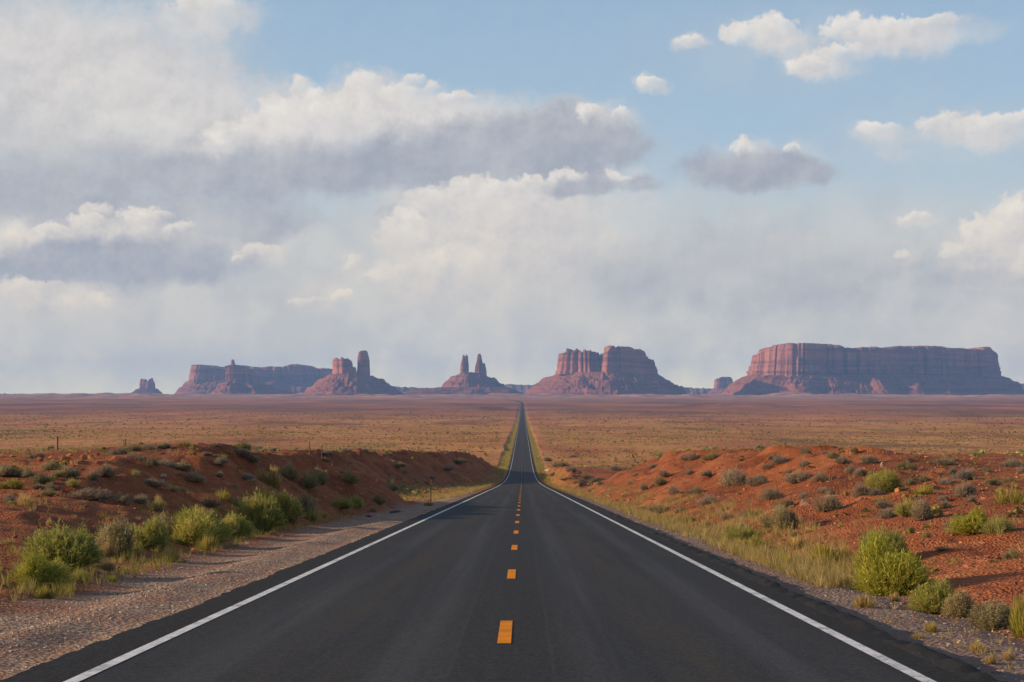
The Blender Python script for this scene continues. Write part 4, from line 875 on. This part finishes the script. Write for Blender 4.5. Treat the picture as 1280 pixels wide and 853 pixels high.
# small road sign and white marker on the right
Yp = 440; x = WX(681.8, Yp); z0 = float(height(x, Yp)); e = empty('road_sign', (x, Yp, z0), -.35); tag(e, 'small pale sign on a post right of the road at the dark mound', 'road sign')
s = Soup(); s.box((0, 0, 1.05), (.16, .12, 2.5)); s.build('post', woodM, e)
s = Soup(); v = .62*np.array([[-.75,0,-.34],[.75,0,-.12],[.82,0,.42],[-.68,0,.30]]); s.add(np.concatenate([v+[.30,-.075,2.4], v+[.30,-.115,2.4]]), [[4,5,6,7],[3,2,1,0],[0,1,5,4],[1,2,6,5],[2,3,7,6],[3,0,4,7]]); s.build('panel', whiteM, e)
Yp = 752; x = WX(672.8, Yp); z0 = float(height(x, Yp)); e = empty('marker_post', (x, Yp, z0)); tag(e, 'tiny white marker beyond the mound right of the road', 'marker post')
s = Soup(); s.box((0, 0, .6), (.16, .12, 1.7)); s.build('post', steelM, e)
s = Soup(); s.box((0, -.09, 1.15), (.50, .05, 1.0)); s.build('panel', whiteM, e)

# ------------------------------------------------------------------ labels of the small shrubs: told apart by the landmark nearest to them
KINDW = {'rabbitbrush': 'green bush', 'greasewood_shrub': 'dark olive shrub', 'sagebrush': 'grey shrub', 'grass_tuft': 'dry grass clump'}
MARKS = [('the tall fence post', 71, 571), ('the fence post tips on the crest', 156, 562), ('the largest orange boulder', 93, 581), ('the flat orange boulder', 33, 581), ('the wide grey shrub on the left bench', 112, 624), ('the straw-topped dome shrub', 29, 633),
 ('the flat grey shrub by bare orange dirt', 190, 611), ('the grey spreading shrub mid-bench', 243, 606), ('the pale pointed stone', 205, 600), ('the pale stone on the bank edge', 315, 601), ('the pale twiggy bush on the bank edge', 342, 611), ('the feathery straw clump', 198, 639),
 ('the two fence posts beyond the bank', 394, 565), ('the lone distant fence post', 463, 564), ('the dark roadside marker post', 539, 606), ('the yellow-green patch left of the straw brush', 278, 628),
 ('the small pale road sign', 682, 598), ('the large brown-grey twig shrub on the cut', 917, 610), ('the dome-shaped grey shrub on the cut', 885, 632), ('the dark round shrub on the cut', 825, 607), ('the dark shrub on the cut edge', 891, 574),
 ('the smooth pinkish boulder', 1007, 629), ('the lone grey twig shrub', 1036, 637), ('the large mid-slope green bush', 1106, 615), ('the round brown twig shrub', 1150, 650), ('the vivid green slope bush', 1222, 667), ('the crest stone in the shaded strip', 1104, 582),
 ('the rounded grey shrub below the shaded strip', 1206, 624), ('the yellow-olive bush at the frame edge', 1265, 631), ('the orange block', 1123, 614), ('the bright green bush in golden grass', 922, 680), ('the grey-green brush at the slope foot', 975, 664), ('the tallest bright bush', 1096, 742), ('the bluish green bush', 1178, 768), ('the pale stone above the grey shrub', 1092, 602),
 ('the left frame edge', 0, 600), ('the right frame edge', 1280, 595), ('the pale olive feathery bush', 1030, 710)]
used = set()
todo = [q for q in PLACED if not q[3].get('label')]
todo.sort(key=lambda q: min((q[0]-m[1])**2+4*(q[1]-m[2])**2 for m in MARKS))
for px, py, w, e in todo:
    kw = KINDW[e.name.split('.')[0]]; size = 'tiny' if w < 13 else 'small' if w < 20 else 'mid-sized' if w < 28 else 'wide'
    best = None
    for m, mx, my in sorted(MARKS, key=lambda m: (px-m[1])**2+4*(py-m[2])**2)[:5]:
        dx, dy = px-mx, (py-my)*2; far = math.hypot(dx, dy)
        rel = ('right of' if dx > 0 else 'left of') if abs(dx) > abs(dy) else ('in front of' if dy > 0 else 'behind')
        lab = f"{size} {kw} {'close ' if far < 26 and rel in ('behind', 'in front of') else 'just ' if far < 26 else ''}{rel} {m}"
        if far > 70: lab = f"{size} {kw} some way {rel} {m}"
        if lab not in used: best = lab; break
    if best is None: best = f"{size} {kw} amid its like, not beside any landmark, {'left' if px < 640 else 'right'} of the road"
    used.add(best); e['label'] = best
# ------------------------------------------------------------------ light
sunL = bpy.data.lights.new('sun', 'SUN'); sunL.energy = 5.0; sunL.angle = math.radians(.53); sunL.color = (1.0, .75, .47)
so = bpy.data.objects.new('sun', sunL); COL.objects.link(so)
from mathutils import Vector
sd = Vector((math.sin(SUN_AZ)*math.cos(SUN_EL), math.cos(SUN_AZ)*math.cos(SUN_EL), math.sin(SUN_EL)))
so.rotation_euler = (-sd).to_track_quat('-Z', 'Y').to_euler(); so.location = (-40, 0, 60)

# ------------------------------------------------------------------ sky with clouds, all laid out by direction
W = bpy.data.worlds.new('World'); scene.world = W; W.use_nodes = True
nt = W.node_tree; nt.nodes.clear(); n = NT(nt)
SKY_STRENGTH = .12
sky = n.node('ShaderNodeTexSky', sky_type='NISHITA', sun_disc=False); sky.sun_elevation = SUN_EL; sky.sun_rotation = SUN_AZ
sky.altitude = 1600; sky.air_density = 1.0; sky.dust_density = 1.2; sky.ozone_density = 1.5
d = n.node('ShaderNodeTexCoord').outputs['Generated']; ds = n.sep(d)
az = n.m('ARCTAN2', ds[0], ds[1]); el = n.m('ARCSINE', n.m('MAXIMUM', ds[2], 0.0))
P = n.xyz(n.m('MULTIPLY', az, F), n.m('MULTIPLY', el, F), 0.0)     # small units of arc
def uv(px, py):
    a = math.atan((px-640)/F); return F*a, F*math.atan((VY-py)/F*math.cos(a))
EXPO = .45
def S(r, g, b):                      # sRGB 0..255 as seen through the exposure -> radiance
    return tuple((((q/255+.055)/1.055)**2.4)/2**EXPO for q in (r, g, b))
# each cloud is laid out as soft ellipses: x, y, rx, ry, strength
VEIL = [(40,130,330,180,.80),(170,70,170,90,.45),(120,330,330,110,.75),(200,410,430,100,.80),(640,390,420,110,.80),(1000,360,420,130,.75),(1290,410,300,100,.65),(570,300,230,110,.70),(1180,170,200,60,.25),(980,60,220,70,.18),(700,180,200,60,.25)]
WHITE = [(590,290,140,70,.95),(530,320,72,62,.80),(650,252,85,38,.85),(720,300,115,60,.55),(600,362,160,40,.55),(770,250,120,30,.40),(85,378,110,26,.85),(28,305,64,42,.85),(335,312,52,24,.8),(350,285,60,22,.5),(398,368,45,24,.6),(442,335,20,24,.6),(1245,312,86,44,.9),(1270,285,50,40,.8),
         (110,55,170,60,.7),(30,80,120,80,.7),(150,140,190,80,.7),(20,150,130,60,.6),(220,110,90,60,.5),(262,14,74,30,.75),(262,40,40,16,.5),(300,175,170,50,.8),(345,160,140,62,.9),(455,138,105,52,.95),(540,145,90,44,.9),(620,150,90,34,.75),(700,160,70,30,.6),(380,118,26,22,.6),(190,288,130,40,.92),(110,285,90,36,.9),(60,300,80,34,.8),
         (970,46,66,26,.85),(862,53,30,12,.7),(1110,46,84,28,.85),(1025,78,60,22,.8),(1180,40,90,20,.35),(812,106,24,11,.6),(1100,164,42,17,.75),(1205,162,62,24,.75),(1262,168,60,24,.6),(1110,190,30,14,.3),(1146,277,34,13,.6),(1126,320,19,11,.6),(930,196,40,24,.8),(745,150,42,26,.75),(780,150,30,22,.7),(760,222,70,16,.6),(995,196,34,18,.4),(1262,440,50,34,.6),(900,432,60,12,.3),(1080,430,80,9,.3)]
GREY = [(300,222,200,30,.85),(480,212,220,30,.92),(625,186,150,46,.92),(700,176,100,44,.92),(560,180,90,34,.6),(765,182,62,26,.85),(400,200,160,30,.6),(50,245,180,40,.85),(160,215,170,40,.6),(10,185,110,60,.3),(130,328,170,34,.92),(60,330,90,28,.8),(245,322,70,26,.55),(275,275,110,34,.65),(330,262,70,26,.45),
        (722,236,44,11,.9),(752,228,28,14,.8),(805,230,30,13,.85),(935,214,84,28,.90),(905,208,50,24,.6),(1000,214,42,18,.8),(965,215,60,24,.7),(950,340,220,60,.42),(860,330,130,50,.20),(1080,355,170,44,.25),(500,272,30,14,.45),(375,274,36,14,.4),(1230,344,90,12,.35)]
PUFF = [(455,112,32,24),(430,138,52,28),(396,128,20,22),(372,112,12,14),(350,150,52,30),(300,172,44,20),(518,106,19,15),(540,112,14,11),(500,122,34,18),(575,122,30,9),(738,144,18,17),(776,142,17,14),
        (929,188,20,17),(990,187,12,7),(122,268,24,14),(108,280,34,14),(188,274,40,17),(225,288,30,12),(60,288,34,12),(18,312,42,26),(40,366,56,20),(112,380,46,14),(330,318,36,18),(302,326,14,8),(442,332,12,16),(388,378,26,9),(424,370,16,10),
        (540,254,40,26),(606,242,58,24),(660,234,44,18),(505,292,38,34),(492,345,40,20),(560,330,60,26),(772,222,20,11),(705,224,30,11),
        (862,52,24,9),(928,46,28,20),(970,38,44,23),(1058,40,36,22),(1112,38,58,24),(1160,30,46,14),(1010,84,38,16),(1045,66,36,14),(812,104,18,8),(1098,160,34,13),(1186,156,36,17),(1232,158,44,17),(1272,150,30,14),(1145,274,24,9),(1124,318,13,8),(1240,298,54,34),(1272,272,38,28),(1196,316,26,14),(262,8,52,20)]
def blob_group(name, L, puff, hi=1.18, lo=.30):
    g = bpy.data.node_groups.new(name, 'ShaderNodeTree')
    for k, t in (('P', 'Vector'), ('E', 'Float')): g.interface.new_socket(k, in_out='INPUT', socket_type='NodeSocket'+t)
    g.interface.new_socket('M', in_out='OUTPUT', socket_type='NodeSocketFloat')
    q = NT(g); gi = q.node('NodeGroupInput'); go = q.node('NodeGroupOutput'); cur = None
    for row in L:
        x, y, rx, ry = row[:4]; u, v = uv(x, y)
        t = q.v('MULTIPLY_ADD', gi.outputs[0], (1/rx, 1/ry, 0), (-u/rx, -v/ry, 0)); l = q.m('ADD', q.v('LENGTH', t), gi.outputs[1])
        if puff:
            k = q.m('MULTIPLY', q.ss(l, 1.04, .66), q.ss(q.v('DOT_PRODUCT', t, (-.42, .85, 0)), -.55, .62))
            cur = k if cur is None else q.m('SMOOTH_MAX', cur, k, .12)
        else:
            k = q.ss(l, hi, lo, 1.0, 1.0-row[4]); cur = k if cur is None else q.m('MULTIPLY', cur, k)
    g.links.new(cur if puff else q.m('SUBTRACT', 1.0, cur), go.inputs[0]); return g
def blobs(name, L, p, e, puff=False, hi=1.18, lo=.30):
    x = n.node('ShaderNodeGroup'); x.node_tree = blob_group(name, L, puff, hi, lo); n._in(x.inputs[0], p); n._in(x.inputs[1], e); return x.outputs[0]
def cn(v): return n.m('SUBTRACT', v, .5)
def warp(p, amp1, amp2):
    w1 = n.v('SUBTRACT', n.noise(p, 1/75., 2, .5, color=True, dim='2D'), (.5, .5, .5))
    w2 = n.v('SUBTRACT', n.noise(p, 1/24., 5, .6, color=True, dim='2D'), (.5, .5, .5))
    return n.v('ADD', p, n.v('ADD', n.v('MULTIPLY', w1, (amp1*1.4, amp1*.8, 0)), n.v('MULTIPLY', w2, (amp2*1.3, amp2, 0))))
# clear sky, paler and creamier low down
elp = n.m('MULTIPLY', el, F)
clear = n.v('SCALE', sky.outputs[0], SKY_STRENGTH)
front = n.ss(n.m('ABSOLUTE', az), .95, .36)
base = n.mix(n.m('MULTIPLY', n.ss(elp, 760, 60, .45, .96), n.m('MULTIPLY_ADD', front, .85, .15)), clear, n.ramp(n.m('DIVIDE', elp, 520.0), [(0, S(262,248,206)), (.09, S(250,237,206)), (.26, S(208,208,201)), (.62, S(160,188,211)), (1, S(146,178,206))]))
wA = warp(P, 60, 26); big = n.noise(P, 1/110., 5, .58, dim='2D'); mid = n.noise(P, 1/42., 6, .62, dim='2D'); mid2 = n.noise(n.v('ADD', P, (-9, 15, 0)), 1/42., 6, .62, dim='2D')
fin = n.noise(P, 1/13., 4, .6, dim='2D'); fin2 = n.noise(n.v('ADD', P, (-3.5, 6, 0)), 1/13., 4, .6, dim='2D')
rel = n.m('ADD', n.m('SUBTRACT', mid, mid2), n.m('MULTIPLY', n.m('SUBTRACT', fin, fin2), .22))
e1 = n.m('ADD', n.m('MULTIPLY', cn(big), .8), n.m('MULTIPLY', cn(mid), .75))
c = n.mix(n.m('MULTIPLY', blobs('veil', VEIL, wA, n.m('MULTIPLY', e1, .8)), n.ss(big, .30, .62, .72, 1.0)), base, n.mix(n.ss(big, .35, .65), S(187,190,194), S(211,208,202)))
wm = blobs('white masses', WHITE, warp(P, 34, 24), n.m('ADD', e1, n.m('MULTIPLY', cn(fin), .22)))
wc = n.mix(n.m('MULTIPLY_ADD', rel, 1.05, n.m('MULTIPLY_ADD', cn(big), .9, .56), clamp=True), S(196,195,198), n.mix(n.ss(elp, 330, 90), S(233,226,219), S(237,224,207)))
c = n.mix(wm, c, wc)
gm = blobs('grey masses', GREY, warp(P, 30, 18), n.m('ADD', n.m('MULTIPLY_ADD', e1, .55, -.10), n.m('MULTIPLY', cn(fin), .10)), False, 1.12, .45)
gc = n.mix(n.m('MULTIPLY_ADD', rel, .9, n.m('MULTIPLY_ADD', cn(big), 1.1, .42), clamp=True), S(156,163,178), S(187,189,195))
c = n.mix(n.m('MULTIPLY', gm, .95), c, gc)
pm = blobs('sunlit tops', PUFF, warp(P, 15, 18), n.m('ADD', n.m('MULTIPLY', cn(mid), .95), n.m('MULTIPLY', cn(fin), .75)), True)
pc = n.mix(n.m('MULTIPLY_ADD', rel, 1.6, .62, clamp=True), S(214,208,203), n.mix(n.ss(elp, 330, 90), S(242,236,227), S(243,229,208)))
c = n.mix(n.m('MULTIPLY', pm, .92), c, pc)
# the rest of the sky, outside the view: broken cloud
oth = n.m('MAXIMUM', n.ss(n.m('ABSOLUTE', az), .33, .55), n.ss(el, .24, .36))
gen = n.noise(n.v('MULTIPLY', d, (1, 1, 2.2)), 2.6, 6, .6)
c = n.mix(n.m('MULTIPLY', n.m('MULTIPLY', n.ss(gen, .52, .66), oth), .6), c, n.mix(n.ss(gen, .55, .75), (.36, .34, .33), (.17, .185, .22)))
bg = n.node('ShaderNodeBackground'); n._in(bg.inputs[0], n.v('SCALE', c, 1/SKY_STRENGTH)); bg.inputs[1].default_value = SKY_STRENGTH
out = n.node('ShaderNodeOutputWorld'); nt.links.new(bg.outputs[0], out.inputs[0])
W.cycles.sampling_method = 'MANUAL'; W.cycles.sample_map_resolution = 512

# ------------------------------------------------------------------ air
hm = bpy.data.materials.new('desert haze'); hm.use_nodes = True; t = hm.node_tree; t.nodes.clear()
pv = t.nodes.new('ShaderNodeVolumePrincipled'); pv.inputs['Color'].default_value = (.27, .50, 1.0, 1); pv.inputs['Density'].default_value = HAZE if 'HAZE' in globals() else 3.7e-5
pv.inputs['Anisotropy'].default_value = 0.0
ho = t.nodes.new('ShaderNodeOutputMaterial'); t.links.new(pv.outputs[0], ho.inputs['Volume'])
hz = Soup(); hz.box((0, 8000, 130), (16000, 21000, 350)); h = hz.build('haze', hm); tag(h, 'thin blue haze over the whole valley', kind='stuff')

cam = bpy.data.cameras.new('camera'); co = bpy.data.objects.new('camera', cam); COL.objects.link(co); scene.camera = co
co.location = (0, 0, 0); co.rotation_euler = (math.pi/2, 0, 0)
cam.sensor_width = 36; cam.lens = F/1280*36; cam.shift_y = (VY-426.5)/1280; cam.clip_start = .1; cam.clip_end = 90000
vs = scene.view_settings; vs.view_transform = 'Standard'; vs.look = 'None'; vs.exposure = EXPO; vs.gamma = 1; vs.use_curve_mapping = False
cy = scene.cycles; cy.use_denoising = True; cy.max_bounces = 6; cy.diffuse_bounces = 2; cy.volume_bounces = 0; cy.transparent_max_bounces = 8
cy.sample_clamp_indirect = 6
